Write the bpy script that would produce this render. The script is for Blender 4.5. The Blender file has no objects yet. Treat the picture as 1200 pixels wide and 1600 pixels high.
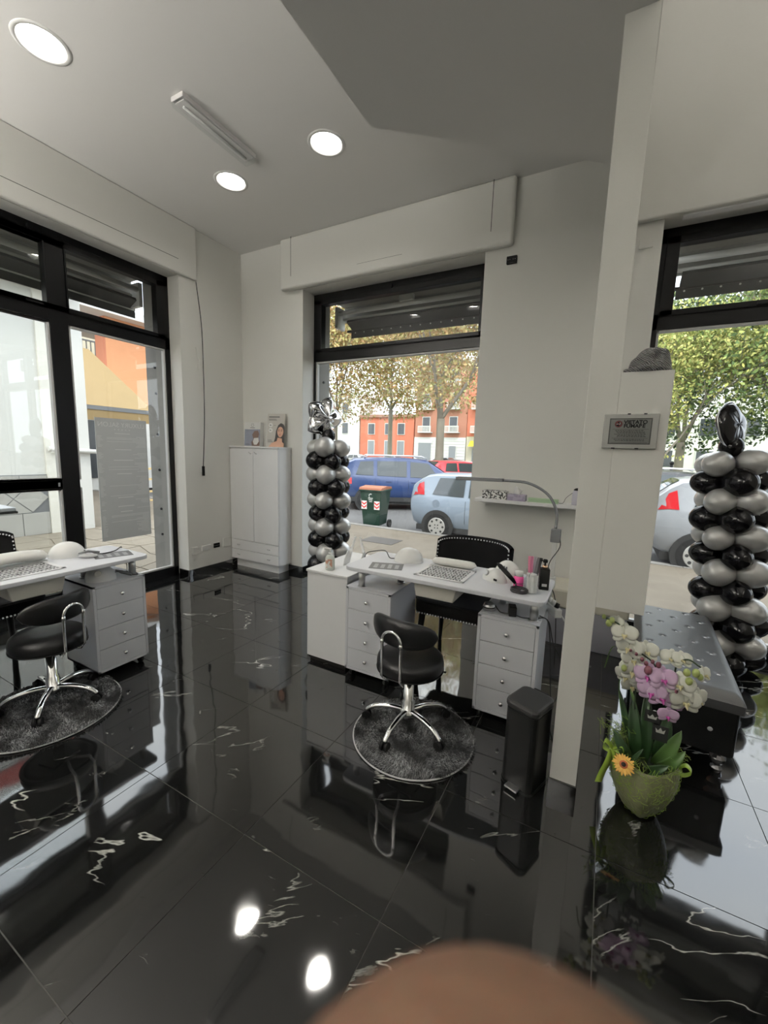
import bpy, math, random
from mathutils import Vector, Matrix, noise

PI = math.pi
SC = bpy.context.scene
COL = SC.collection

# ------------------------------------------------------------------ camera
YAW, PITCH, ROLL, CAMZ, FPX = 0.49293, 0.14463, 0.03199, 1.4831, 641.8
cy, sy, cp, sp = math.cos(YAW), math.sin(YAW), math.cos(PITCH), math.sin(PITCH)
CW = Vector((-sy * cp, cy * cp, -sp))
_r = Vector((cy, sy, 0)); _u = _r.cross(CW)
CR = math.cos(ROLL) * _r + math.sin(ROLL) * _u
CU = -math.sin(ROLL) * _r + math.cos(ROLL) * _u
cam = bpy.data.cameras.new('camera'); camo = bpy.data.objects.new('camera', cam); COL.objects.link(camo)
camo.matrix_world = Matrix(((CR.x, CU.x, -CW.x, 0), (CR.y, CU.y, -CW.y, 0), (CR.z, CU.z, -CW.z, CAMZ), (0, 0, 0, 1)))
cam.sensor_fit = 'HORIZONTAL'; cam.sensor_width = 36.0; cam.lens = FPX * 36.0 / 1200.0
cam.clip_start = 0.004; cam.clip_end = 400
cam.dof.use_dof = True; cam.dof.focus_distance = 3.0; cam.dof.aperture_fstop = 25.0
SC.camera = camo

# ------------------------------------------------------------------ world, exposure
w = bpy.data.worlds.new('overcast_sky'); SC.world = w; w.use_nodes = True
nt = w.node_tree; bg = nt.nodes['Background']
tc = nt.nodes.new('ShaderNodeTexCoord'); nz = nt.nodes.new('ShaderNodeTexNoise'); rp = nt.nodes.new('ShaderNodeValToRGB')
nz.inputs['Scale'].default_value = 2.2; nz.inputs['Detail'].default_value = 4
rp.color_ramp.elements[0].position = 0.35; rp.color_ramp.elements[0].color = (0.78, 0.86, 1.0, 1)
rp.color_ramp.elements[1].position = 0.65; rp.color_ramp.elements[1].color = (0.95, 0.98, 1.0, 1)
nt.links.new(tc.outputs['Generated'], nz.inputs['Vector']); nt.links.new(nz.outputs['Fac'], rp.inputs['Fac'])
nt.links.new(rp.outputs['Color'], bg.inputs['Color']); bg.inputs['Strength'].default_value = 4.0
sun = bpy.data.lights.new('sun', 'SUN'); sun.energy = 2.4; sun.angle = math.radians(12); sun.color = (1, 0.96, 0.88)
suno = bpy.data.objects.new('sun', sun); COL.objects.link(suno); suno.rotation_euler = (math.radians(38), 0, math.radians(28))
SC.view_settings.view_transform = 'Standard'; SC.view_settings.look = 'None'
SC.view_settings.exposure = 0.0; SC.view_settings.gamma = 1.0; SC.view_settings.use_curve_mapping = False
SC.cycles.use_denoising = True
SC.cycles.max_bounces = 10; SC.cycles.transparent_max_bounces = 24
SC.cycles.sample_clamp_indirect = 6.0; SC.cycles.caustics_reflective = False; SC.cycles.caustics_refractive = False
DOWNLIGHT = 46.0
FILL_UPLIGHT = 650.0  # strength of the added fill lights that lift the ceiling

# ------------------------------------------------------------------ materials
MATS = {}
OUTDOOR = {'sidewalk_concrete', 'asphalt', 'kerb_stone', 'paving_slab', 'park_grass', 'far_white_plaster', 'far_red_plaster', 'far_brick', 'far_cream', 'white_stone_trim', 'street_white_plaster', 'plinth_stone', 'orange_render', 'dark_orange_render', 'ochre_canvas', 'orange_wood', 'yellow_wood', 'plane_bark', 'bin_green', 'bin_lid_orange', 'red_fascia', 'table_top', 'pale_stone_reveal', 'yellow_awning', 'tail_light_red', 'grey_shutter', 'wheel_cover'}
OUTK = 0.74
def mat(name, col, rough=0.5, metal=0.0, var=0.05, vscale=9.0, bump=0.0, bscale=60.0, ior=1.5, coat=0.0, emis=0.0, ecol=None, alpha=1.0, rgb2=None, sheen=0.0, trans=0.0, sss=0.0):
    if name in MATS: return MATS[name]
    if name in OUTDOOR:
        col = [c * OUTK for c in col]; rgb2 = [c * OUTK for c in rgb2] if rgb2 else None
    m = bpy.data.materials.new(name); m.use_nodes = True; n = m.node_tree; b = n.nodes['Principled BSDF']
    b.inputs['Roughness'].default_value = rough; b.inputs['Metallic'].default_value = metal; b.inputs['IOR'].default_value = ior
    b.inputs['Coat Weight'].default_value = coat; b.inputs['Coat Roughness'].default_value = 0.05
    b.inputs['Alpha'].default_value = alpha; b.inputs['Sheen Weight'].default_value = sheen; b.inputs['Transmission Weight'].default_value = trans
    if sss: b.inputs['Subsurface Weight'].default_value = sss; b.inputs['Subsurface Scale'].default_value = 0.004
    t = n.nodes.new('ShaderNodeTexCoord'); z = n.nodes.new('ShaderNodeTexNoise'); z.inputs['Scale'].default_value = vscale; z.inputs['Detail'].default_value = 4
    mx = n.nodes.new('ShaderNodeMix'); mx.data_type = 'RGBA'
    c2 = rgb2 or [max(0, c * (1 - var)) for c in col]
    c1 = col if rgb2 else [min(1, c * (1 + var)) for c in col]
    mx.inputs[6].default_value = (*c1[:3], 1); mx.inputs[7].default_value = (*c2[:3], 1)
    n.links.new(t.outputs['Object'], z.inputs['Vector']); n.links.new(z.outputs['Fac'], mx.inputs[0]); n.links.new(mx.outputs[2], b.inputs['Base Color'])
    if bump:
        z2 = n.nodes.new('ShaderNodeTexNoise'); z2.inputs['Scale'].default_value = bscale; z2.inputs['Detail'].default_value = 3
        bp = n.nodes.new('ShaderNodeBump'); bp.inputs['Strength'].default_value = bump; bp.inputs['Distance'].default_value = 0.004
        n.links.new(t.outputs['Object'], z2.inputs['Vector']); n.links.new(z2.outputs['Fac'], bp.inputs['Height']); n.links.new(bp.outputs['Normal'], b.inputs['Normal'])
    if emis:
        b.inputs['Emission Strength'].default_value = emis; b.inputs['Emission Color'].default_value = (*(ecol or col), 1)
    MATS[name] = m
    return m
def N(m): return m.node_tree.nodes, m.node_tree.links, m.node_tree.nodes['Principled BSDF']

PLASTER = mat('white_plaster', (0.76, 0.755, 0.715), 0.85, var=0.015, vscale=2, bump=0.08, bscale=120)
CEIL = mat('ceiling_paint', (0.78, 0.77, 0.745), 0.9, var=0.01, vscale=2)
BLACKFR = mat('black_lacquer_frame', (0.004, 0.004, 0.0045), 0.30, var=0.3, vscale=20, ior=1.3)
BEAD = mat('grey_window_bead', (0.55, 0.55, 0.54), 0.45)
GROUT = mat('dark_grout', (0.075, 0.075, 0.07), 0.8)
WHITELAM = mat('white_laminate', (0.82, 0.82, 0.82), 0.38, var=0.015, bump=0.02, bscale=200)
GREYLAM = mat('grey_white_laminate', (0.68, 0.69, 0.725), 0.36, var=0.02, bump=0.02, bscale=200)
DARKGAP = mat('shadow_gap', (0.02, 0.02, 0.02), 0.8)
CHROME = mat('polished_chrome', (0.82, 0.82, 0.82), 0.09, 1.0, var=0.03)
SATIN = mat('satin_metal', (0.62, 0.62, 0.62), 0.28, 1.0, var=0.03)
BLEATHER = mat('black_leather', (0.005, 0.005, 0.0055), 0.30, var=0.2, ior=1.36, bump=0.25, bscale=260)
GLEATHER = mat('charcoal_leather', (0.030, 0.032, 0.035), 0.46, var=0.15, bump=0.15, bscale=300, ior=2.0)
VELVET = mat('black_velvet', (0.004, 0.004, 0.0045), 0.95, var=0.3, ior=1.25)
BPLAST = mat('black_plastic', (0.006, 0.006, 0.006), 0.40, var=0.2, ior=1.28)
GPLAST = mat('grey_plastic', (0.13, 0.135, 0.14), 0.45)
WPLAST = mat('white_gloss_plastic', (0.80, 0.80, 0.78), 0.16, var=0.01)
CREAM = mat('cream_plastic', (0.62, 0.60, 0.54), 0.5, var=0.03)
CORD = mat('black_cable', (0.01, 0.01, 0.01), 0.5)
WCORD = mat('white_cable', (0.7, 0.7, 0.68), 0.5)
BLACKB = mat('black_latex', (0.004, 0.004, 0.005), 0.12, var=0.2, ior=1.36)
SILVB = mat('chrome_latex', (0.54, 0.54, 0.53), 0.34, 0.45, var=0.04, coat=0.3)
FOILS = mat('silver_foil', (0.78, 0.78, 0.80), 0.10, 1.0, bump=0.25, bscale=14)
FOILB = mat('black_foil', (0.012, 0.012, 0.013), 0.10, 0.3)
RUBBER = mat('black_rubber', (0.015, 0.015, 0.015), 0.7)
LIGHTM = mat('downlight_diffuser', (1, 1, 1), 0.5, emis=DOWNLIGHT, ecol=(1.0, 0.96, 0.89))
RHINE = mat('rhinestone', (0.92, 0.92, 0.94), 0.15, 0.25)

def glass(name, tint=(0.97, 0.98, 0.97), f0=1.45):
    m = bpy.data.materials.new(name); m.use_nodes = True; n = m.node_tree; n.nodes.clear()
    o = n.nodes.new('ShaderNodeOutputMaterial'); mx = n.nodes.new('ShaderNodeMixShader')
    t = n.nodes.new('ShaderNodeBsdfTransparent'); g = n.nodes.new('ShaderNodeBsdfGlossy'); lw = n.nodes.new('ShaderNodeLayerWeight'); pw = n.nodes.new('ShaderNodeMath'); pw.operation = 'POWER'; pw.inputs[1].default_value = 5
    fr = n.nodes.new('ShaderNodeMath'); fr.operation = 'MULTIPLY_ADD'; k0 = ((f0 - 1) / (f0 + 1)) ** 2; fr.inputs[1].default_value = 1 - k0; fr.inputs[2].default_value = k0
    n.links.new(lw.outputs['Facing'], pw.inputs[0]); n.links.new(pw.outputs[0], fr.inputs[0]); t.inputs['Color'].default_value = (*tint, 1); g.inputs['Roughness'].default_value = 0.01
    n.links.new(fr.outputs[0], mx.inputs[0]); n.links.new(t.outputs[0], mx.inputs[1]); n.links.new(g.outputs[0], mx.inputs[2]); n.links.new(mx.outputs[0], o.inputs[0])
    return m
PANE = glass('window_glass')
CLEAR = glass('clear_plastic', (0.97, 0.98, 0.98), 1.4)
CARGLASS = mat('car_glass', (0.03, 0.04, 0.045), 0.06, var=0.4, vscale=3, ior=1.7)

def marble(name, seedshift, tile=True):
    m = mat(name, (0.006, 0.006, 0.006), 0.045, ior=1.92)
    n, l, b = N(m)
    g = n.new('ShaderNodeNewGeometry'); oi = n.new('ShaderNodeObjectInfo'); ad = n.new('ShaderNodeVectorMath'); ad.operation = 'MULTIPLY_ADD'
    cmb = n.new('ShaderNodeCombineXYZ')
    for i in range(3): l.new(oi.outputs['Random'], cmb.inputs[i])
    ad.inputs[1].default_value = (37.0, 91.0, 13.0); ad.inputs[2].default_value = (0, 0, 0)
    l.new(cmb.outputs[0], ad.inputs[0]); l.new(g.outputs['Position'], ad.inputs[2])
    def vein(scale, dist, width, msc, mlo, mhi, rot):
        mp = n.new('ShaderNodeMapping'); mp.vector_type = 'TEXTURE'; mp.inputs['Rotation'].default_value = (0, 0, rot); mp.inputs['Scale'].default_value = (3.6, 1, 1)
        l.new(ad.outputs[0], mp.inputs['Vector'])
        z = n.new('ShaderNodeTexNoise'); z.inputs['Scale'].default_value = scale; z.inputs['Detail'].default_value = 6; z.inputs['Roughness'].default_value = 0.5; z.inputs['Distortion'].default_value = dist
        l.new(mp.outputs[0], z.inputs['Vector'])
        s = n.new('ShaderNodeMath'); s.operation = 'SUBTRACT'; s.inputs[1].default_value = 0.5; l.new(z.outputs['Fac'], s.inputs[0])
        a = n.new('ShaderNodeMath'); a.operation = 'ABSOLUTE'; l.new(s.outputs[0], a.inputs[0])
        r = n.new('ShaderNodeMapRange'); r.inputs['From Min'].default_value = 0; r.inputs['From Max'].default_value = width; r.inputs['To Min'].default_value = 1; r.inputs['To Max'].default_value = 0
        l.new(a.outputs[0], r.inputs['Value'])
        k = n.new('ShaderNodeTexNoise'); k.inputs['Scale'].default_value = msc; k.inputs['Detail'].default_value = 3; l.new(ad.outputs[0], k.inputs['Vector'])
        r2 = n.new('ShaderNodeMapRange'); r2.inputs['From Min'].default_value = mlo; r2.inputs['From Max'].default_value = mhi; l.new(k.outputs['Fac'], r2.inputs['Value'])
        x = n.new('ShaderNodeMath'); x.operation = 'MULTIPLY'; l.new(r.outputs[0], x.inputs[0]); l.new(r2.outputs[0], x.inputs[1])
        return x.outputs[0]
    v1 = vein(2.0, 0.12, 0.0030, 1.7, 0.53, 0.58, 0.45)
    v2 = vein(6.0, 0.3, 0.010, 4.0, 0.60, 0.68, 0.75)
    v3 = vein(14.0, 0.3, 0.016, 7.0, 0.63, 0.72, 0.3)
    h = n.new('ShaderNodeMath'); h.operation = 'MULTIPLY'; h.inputs[1].default_value = 0.45; l.new(v2, h.inputs[0])
    h3 = n.new('ShaderNodeMath'); h3.operation = 'MULTIPLY'; h3.inputs[1].default_value = 0.22; l.new(v3, h3.inputs[0])
    a = n.new('ShaderNodeMath'); a.operation = 'MAXIMUM'; l.new(v1, a.inputs[0]); l.new(h.outputs[0], a.inputs[1])
    a2 = n.new('ShaderNodeMath'); a2.operation = 'MAXIMUM'; l.new(a.outputs[0], a2.inputs[0]); l.new(h3.outputs[0], a2.inputs[1])
    mx = n.new('ShaderNodeMix'); mx.data_type = 'RGBA'; mx.inputs[6].default_value = (0.0065, 0.0066, 0.0066, 1); mx.inputs[7].default_value = (0.50, 0.50, 0.46, 1)
    l.new(a2.outputs[0], mx.inputs[0]); l.new(mx.outputs[2], b.inputs['Base Color'])
    z = n.new('ShaderNodeTexNoise'); z.inputs['Scale'].default_value = 5.0; z.inputs['Detail'].default_value = 1; l.new(ad.outputs[0], z.inputs['Vector'])
    bp = n.new('ShaderNodeBump'); bp.inputs['Strength'].default_value = 0.10; bp.inputs['Distance'].default_value = 0.012
    l.new(z.outputs['Fac'], bp.inputs['Height']); l.new(bp.outputs['Normal'], b.inputs['Normal'])
    return m
MARBLE = marble('black_marble_tile', 0)

def obj_color(name, rough=0.3, metal=0.0, coat=0.0):
    m = mat(name, (1, 1, 1), rough, metal, coat=coat); n, l, b = N(m)
    oi = n.new('ShaderNodeObjectInfo'); l.new(oi.outputs['Color'], b.inputs['Base Color']); return m
PAINT = obj_color('car_paint', 0.3, 0.0, 0.6)

def island_ramp(name, stops, rough=0.7):
    m = mat(name, (1, 1, 1), rough); n, l, b = N(m)
    g = n.new('ShaderNodeNewGeometry'); r = n.new('ShaderNodeValToRGB')
    if 'leaves' in name: stops = [(p, tuple(x_ * 0.85 for x_ in c)) for p, c in stops]
    e = r.color_ramp.elements; e[0].position = stops[0][0]; e[0].color = (*stops[0][1], 1); e[1].position = stops[-1][0]; e[1].color = (*stops[-1][1], 1)
    for p, c in stops[1:-1]:
        x = e.new(p); x.color = (*c, 1)
    l.new(g.outputs['Random Per Island'], r.inputs['Fac']); l.new(r.outputs['Color'], b.inputs['Base Color'])
    b.inputs['Transmission Weight'].default_value = 0.0
    return m

# ------------------------------------------------------------------ mesh helpers
def add(o, parent=None):
    COL.objects.link(o)
    if parent is not None: o.parent = parent
    return o

class MB:
    def __init__(s): s.v = []; s.f = []; s.sm = []
    def put(s, vs, fs, smooth=False):
        k = len(s.v); s.v += [tuple(x) for x in vs]; s.f += [tuple(i + k for i in f) for f in fs]; s.sm += [smooth] * len(fs); return s
    def box(s, x0, x1, y0, y1, z0, z1):
        return s.put([(x0, y0, z0), (x1, y0, z0), (x1, y1, z0), (x0, y1, z0), (x0, y0, z1), (x1, y0, z1), (x1, y1, z1), (x0, y1, z1)],
                     [(0, 3, 2, 1), (4, 5, 6, 7), (0, 1, 5, 4), (1, 2, 6, 5), (2, 3, 7, 6), (3, 0, 4, 7)])
    def ring(s, path, radii, n=10, smooth=True, caps=True, flat=(1, 1)):
        path = [Vector(p) for p in path]; R = radii if isinstance(radii, (list, tuple)) else [radii] * len(path)
        d0 = (path[1] - path[0]).normalized(); a = Vector((0, 0, 1)) if abs(d0.z) < 0.9 else Vector((1, 0, 0))
        u = d0.cross(a).normalized(); vs = []
        for i, p in enumerate(path):
            d = (path[min(i + 1, len(path) - 1)] - path[max(i - 1, 0)]).normalized()
            u = (u - d * u.dot(d)).normalized(); q = d.cross(u)
            for k in range(n):
                t = 2 * PI * k / n; vs.append(p + R[i] * (math.cos(t) * u * flat[0] + math.sin(t) * q * flat[1]))
        fs = [(i * n + k, i * n + (k + 1) % n, (i + 1) * n + (k + 1) % n, (i + 1) * n + k) for i in range(len(path) - 1) for k in range(n)]
        s.put(vs, fs, smooth)
        if caps:
            s.put(vs[:n], [tuple(range(n))[::-1]]); s.put(vs[-n:], [tuple(range(n))])
        return s
    def cyl(s, p0, p1, r0, r1=None, n=16, smooth=True): return s.ring([p0, p1], [r0, r0 if r1 is None else r1], n, smooth)
    def lathe(s, prof, c=(0, 0, 0), n=24, sx=1, sy=1, smooth=True, cap=True):
        vs = [(c[0] + r * math.cos(2 * PI * k / n) * sx, c[1] + r * math.sin(2 * PI * k / n) * sy, c[2] + z) for r, z in prof for k in range(n)]
        fs = [(i * n + k, i * n + (k + 1) % n, (i + 1) * n + (k + 1) % n, (i + 1) * n + k) for i in range(len(prof) - 1) for k in range(n)]
        s.put(vs, fs, smooth)
        if not cap: return s
        if prof[0][0] > 1e-4: s.put(vs[:n], [tuple(range(n))[::-1]])
        if prof[-1][0] > 1e-4: s.put(vs[-n:], [tuple(range(n))])
        return s
    def sph(s, c, r, nu=20, nv=12, half=False):
        rx, ry, rz = r if isinstance(r, (tuple, list)) else (r, r, r)
        prof = [(math.sin(PI * i / nv), -math.cos(PI * i / nv)) for i in range(nv + 1)]
        if half: prof = [(math.cos(PI / 2 * i / nv), math.sin(PI / 2 * i / nv)) for i in range(nv + 1)]
        vs = [(c[0] + a * rx * math.cos(2 * PI * k / nu), c[1] + a * ry * math.sin(2 * PI * k / nu), c[2] + z * rz) for a, z in prof for k in range(nu)]
        fs = [(i * nu + k, i * nu + (k + 1) % nu, (i + 1) * nu + (k + 1) % nu, (i + 1) * nu + k) for i in range(nv) for k in range(nu)]
        return s.put(vs, fs, True)
    def prism(s, poly, z0, z1, ax='z', smooth=False):
        f = {'z': lambda p, h: (p[0], p[1], h), 'y': lambda p, h: (p[0], h, p[1]), 'x': lambda p, h: (h, p[0], p[1])}[ax]
        n = len(poly); vs = [f(p, z0) for p in poly] + [f(p, z1) for p in poly]
        s.put(vs, [tuple(range(n))[::-1], tuple(range(n, 2 * n))]); return s.put(vs, [(i, (i + 1) % n, n + (i + 1) % n, n + i) for i in range(n)], smooth)
    def grid(s, fn, nu, nv, smooth=True, closed=False):
        vs = [fn(i / nu, j / nv) for j in range(nv + 1) for i in range(nu + 1)]
        return s.put(vs, [(j * (nu + 1) + i, j * (nu + 1) + i + 1, (j + 1) * (nu + 1) + i + 1, (j + 1) * (nu + 1) + i) for j in range(nv) for i in range(nu)], smooth)
    def xf(s, M, start=0):
        for i in range(start, len(s.v)): s.v[i] = tuple(M @ Vector(s.v[i]))
        return s
    def mesh(s, name, m):
        me = bpy.data.meshes.new(name); me.from_pydata(s.v, [], s.f)
        me.polygons.foreach_set('use_smooth', s.sm); me.materials.append(m)
        me.validate(); me.update()
        return me
    def build(s, name, m, parent=None, bevel=0, loc=None, rot=None, seg=2, fix=True):
        me = s.mesh(name, m)
        if fix:
            import bmesh
            b = bmesh.new(); b.from_mesh(me); bmesh.ops.remove_doubles(b, verts=b.verts, dist=1e-6); bmesh.ops.recalc_face_normals(b, faces=b.faces); b.to_mesh(me); b.free()
        o = bpy.data.objects.new(name, me); add(o, parent)
        if loc is not None: o.location = loc
        if rot is not None: o.rotation_euler = rot
        if bevel:
            bv = o.modifiers.new('bevel', 'BEVEL'); bv.width = bevel; bv.segments = seg; bv.limit_method = 'ANGLE'; bv.angle_limit = math.radians(40)
        return o

def tag(o, label=None, cat=None, group=None, kind=None):
    if label: o['label'] = label
    if cat: o['category'] = cat
    if group: o['group'] = group
    if kind: o['kind'] = kind
    return o
def thing(name, label, cat, loc=(0, 0, 0), rz=0, group=None, rot=None):
    o = bpy.data.objects.new(name, None); COL.objects.link(o); o.location = loc; o.rotation_euler = rot or (0, 0, rz); o.empty_display_size = 0.05
    return tag(o, label, cat, group)
def struct(name, mb, m, parent=None, bevel=0):
    o = mb.build(name, m, parent, bevel)
    if parent is None: o['kind'] = 'structure'
    return o
def copy_tree(o, parent=None, depth=0):
    c = o.copy(); COL.objects.link(c)
    if parent is not None: c.parent = parent
    for ch in list(o.children): copy_tree(ch, c, depth + 1)
    return c
def rrect(x0, x1, y0, y1, r, n=5):
    out = []
    for cx, cyy, a in ((x1 - r, y1 - r, 0), (x0 + r, y1 - r, 90), (x0 + r, y0 + r, 180), (x1 - r, y0 + r, 270)):
        for k in range(n + 1):
            t = math.radians(a + 90 * k / n); out.append((cx + r * math.cos(t), cyy + r * math.sin(t)))
    return out
def text_mesh(name, body, size, m, parent, mw, depth=0.0004, align='CENTER', bold=0.0):
    cu = bpy.data.curves.new(name, 'FONT'); cu.offset = bold; cu.body = body; cu.size = size; cu.align_x = align; cu.extrude = depth
    o = bpy.data.objects.new(name, cu); COL.objects.link(o)
    dg = bpy.context.evaluated_depsgraph_get(); me = bpy.data.meshes.new_from_object(o.evaluated_get(dg))
    COL.objects.unlink(o); bpy.data.objects.remove(o); me.materials.clear(); me.materials.append(m)
    me.transform(mw); q = bpy.data.objects.new(name, me); return add(q, parent)
def bez(p0, p1, p2, p3, n=12):
    p0, p1, p2, p3 = map(Vector, (p0, p1, p2, p3))
    return [(1 - t) ** 3 * p0 + 3 * (1 - t) ** 2 * t * p1 + 3 * (1 - t) * t * t * p2 + t ** 3 * p3 for t in [i / n for i in range(n + 1)]]
def spline(pts, n=6):
    P = [Vector(p) for p in pts]; P = [2 * P[0] - P[1]] + P + [2 * P[-1] - P[-2]]; out = []
    for i in range(1, len(P) - 2):
        for k in range(n):
            t = k / n; a, b, c, d = P[i - 1:i + 3]
            out.append(0.5 * ((2 * b) + (c - a) * t + (2 * a - 5 * b + 4 * c - d) * t * t + (3 * b - a - 3 * c + d) * t ** 3))
    out.append(P[-2]); return out

# ================================================================== ROOM SHELL
LX, BY, HC = -4.10, 3.805, 3.76          # left wall plane, back wall plane, main ceiling height
WX, WY = -4.31, 4.035                    # glazing planes
RX, FY = 3.2, -2.6                       # right wall, wall behind the camera
LOW = 3.0                                # lower ceiling
TALL = 5.0

# floor: grout bed and one tile per object
floor = struct('floor', MB().box(LX - 0.25, RX, FY, BY + 0.26, -0.12, -0.0025), GROUT)
GX, GY, TS = -1.7007, 0.3914, 0.6
tile_me = MB().box(-0.2983, 0.2983, -0.2983, 0.2983, -0.010, 0.0).mesh('tile', MARBLE)
cut = {}
i0 = -5; 
for i in range(-5, 9):
    for j in range(-5, 6):
        x0, x1 = GX + i * TS, GX + (i + 1) * TS; y0, y1 = GY + j * TS, GY + (j + 1) * TS
        X0, X1, Y0, Y1 = max(x0, LX + 0.0), min(x1, RX), max(y0, FY), min(y1, BY)
        if X1 - X0 < 0.02 or Y1 - Y0 < 0.02: continue
        if X1 - X0 > 0.59 and Y1 - Y0 > 0.59: me = tile_me
        else:
            k = (round(X1 - X0, 3), round(Y1 - Y0, 3))
            if k not in cut:
                a, b = k[0] / 2 - 0.0017, k[1] / 2 - 0.0017
                cut[k] = MB().box(-a, a, -b, b, -0.010, 0.0).mesh('tile', MARBLE)
            me = cut[k]
        t = bpy.data.objects.new('tile', me); t.location = ((X0 + X1) / 2, (Y0 + Y1) / 2, 0.0); add(t, floor)

# openings
W1Y0, W1Y1 = -0.55, 2.965                # left window (y range)
W2X0, W2X1 = -3.15, -1.12                # centre window
W3X0, W3X1 = 0.19, 2.75                  # right window
HEAD = 3.265
wl = MB()
wl.box(LX - 0.32, LX, W1Y1, BY + 0.3, -0.3, 5.2)
wl.box(LX - 0.32, LX, FY, W1Y0, -0.3, 5.2)
wl.box(LX - 0.32, LX, W1Y0, W1Y1, HEAD - 0.03, 5.2)
wl.box(LX - 0.32, LX, W1Y0, W1Y1, -0.3, 0.0)
wall_left = struct('wall_left', wl, PLASTER)
wb = MB()
for a, b in ((LX, W2X0), (W2X1, W3X0), (W3X1, RX)): wb.box(a, b, BY, BY + 0.32, -0.3, 5.2)
for a, b in ((W2X0, W2X1), (W3X0, W3X1)):
    wb.box(a, b, BY, BY + 0.32, HEAD - 0.03, 5.2); wb.box(a, b, BY, BY + 0.32, -0.3, 0.0)
wall_back = struct('wall_back', wb, PLASTER)
wall_right = struct('wall_right', MB().box(RX, RX + 0.2, FY, BY + 0.3, -0.3, 5.2), PLASTER)
wall_front = struct('wall_front', MB().box(LX - 0.3, RX + 0.2, FY - 0.2, FY, -0.3, 5.2), PLASTER)
def holed(name, x0, x1, y0, y1, z, holes, z1):
    m = MB(); n = 32
    m.box(x0, x1, y0, y1, z + 0.085, z1)
    ys = sorted({y0, y1} | {h[1] - 0.2 for h in holes} | {h[1] + 0.2 for h in holes})
    for a, b in zip(ys, ys[1:]):
        hs = sorted(h for h in holes if a < h[1] < b); x = x0
        for hx, hy in hs:
            m.put([(x, a, z), (hx - .2, a, z), (hx - .2, b, z), (x, b, z)], [(0, 1, 2, 3)]); x = hx + .2
            sq = []; ci = []
            for k in range(n):
                t = 2 * PI * k / n; c, q = math.cos(t), math.sin(t); e = 0.2 / max(abs(c), abs(q)); sq.append((hx + c * e, hy + q * e, z)); ci.append((hx + c * .1165, hy + q * .1165, z))
            m.put(sq + ci, [(k, (k + 1) % n, n + (k + 1) % n, n + k) for k in range(n)])
            m.put(ci + [(p[0], p[1], z + 0.085) for p in ci], [(k, (k + 1) % n, n + (k + 1) % n, n + k) for k in range(n)])
        m.put([(x, a, z), (x1, a, z), (x1, b, z), (x, b, z)], [(0, 1, 2, 3)])
    o = m.build(name, CEIL, fix=False); o['kind'] = 'structure'; return o
HOLES = [(-3.115, 1.43), (-3.105, 2.79), (-2.09, 2.79), (-2.09, 1.43), (-3.1, 0.1), (-2.09, 0.1), (-3.1, -1.3), (-2.09, -1.3)]
ceiling = holed('ceiling', LX, 0.0, FY, BY, HC, HOLES, HC + 0.15)
struct('ceiling', MB().box(0.0, RX, FY, BY, TALL, TALL + 0.15), CEIL)
low = MB().prism([(-1.138, FY), (-1.138, 1.868), (-0.02, 2.715), (0.0, 2.72), (0.0, FY)], LOW, HC)
struct('ceiling', low, CEIL)
struct('wall_bulkhead', MB().box(0.0, 0.012, FY, BY, LOW + 0.001, TALL), CEIL)

# shutter boxes over the windows, with their hatch joints
hb = MB().box(-3.42, -0.88, BY - 0.075, BY + 0.0, 3.235, HC)
o = struct('trim_1', hb, PLASTER, bevel=0.025); o.modifiers['bevel'].segments = 3
g = MB(); g.box(-3.262, -3.257, BY - 0.0755, BY - 0.070, 3.36, HC); g.box(-1.066, -1.061, BY - 0.0755, BY - 0.070, 3.36, HC); g.box(-2.4, -1.9, BY - 0.0755, BY - 0.071, 3.335, 3.337)
g.build('hatch_joint', DARKGAP, o)
o = struct('trim_2', MB().box(LX, LX + 0.035, W1Y0 - 0.2, 3.17, 3.235, HC), PLASTER, bevel=0.015)
MB().box(LX + 0.031, LX + 0.0357, W1Y0, 2.95, 3.372, 3.376).build('hatch_joint', DARKGAP, o)
o = struct('trim_3', MB().box(0.0, RX, BY - 0.06, BY, 3.215, TALL), PLASTER, bevel=0.012)
MB().box(0.30, 2.7, BY - 0.02, BY + 0.04, 3.205, 3.235).build('curtain_track', WHITELAM, o)

# baseboards of black marble
BB = 0.072
def base(name, *boxes):
    m = MB()
    for b in boxes: m.box(*b, 0, BB)
    return struct(name, m, MARBLE, bevel=0.002)
base('baseboard_left', (LX, LX + 0.012, W1Y1, BY), (LX, LX + 0.012, FY, W1Y0))
base('baseboard_back', (LX, W2X0, BY - 0.012, BY), (W2X1, W3X0, BY - 0.012, BY))
base('baseboard_window', (WX + 0.05, LX, W1Y1 - 0.012, W1Y1), (W2X0, W2X0 + 0.012, BY, WY - 0.04))
base('baseboard_right', (RX - 0.012, RX, FY, BY)); base('baseboard_front', (LX, RX, FY, FY + 0.012))
struct('trim_4', MB().box(WX - 0.03, LX, W1Y0, W1Y1, -0.02, 0.004).box(W2X0, W2X1, BY, WY + 0.05, -0.02, 0.004).box(W3X0, W3X1, BY, WY + 0.05, -0.02, 0.004), MARBLE)

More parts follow.
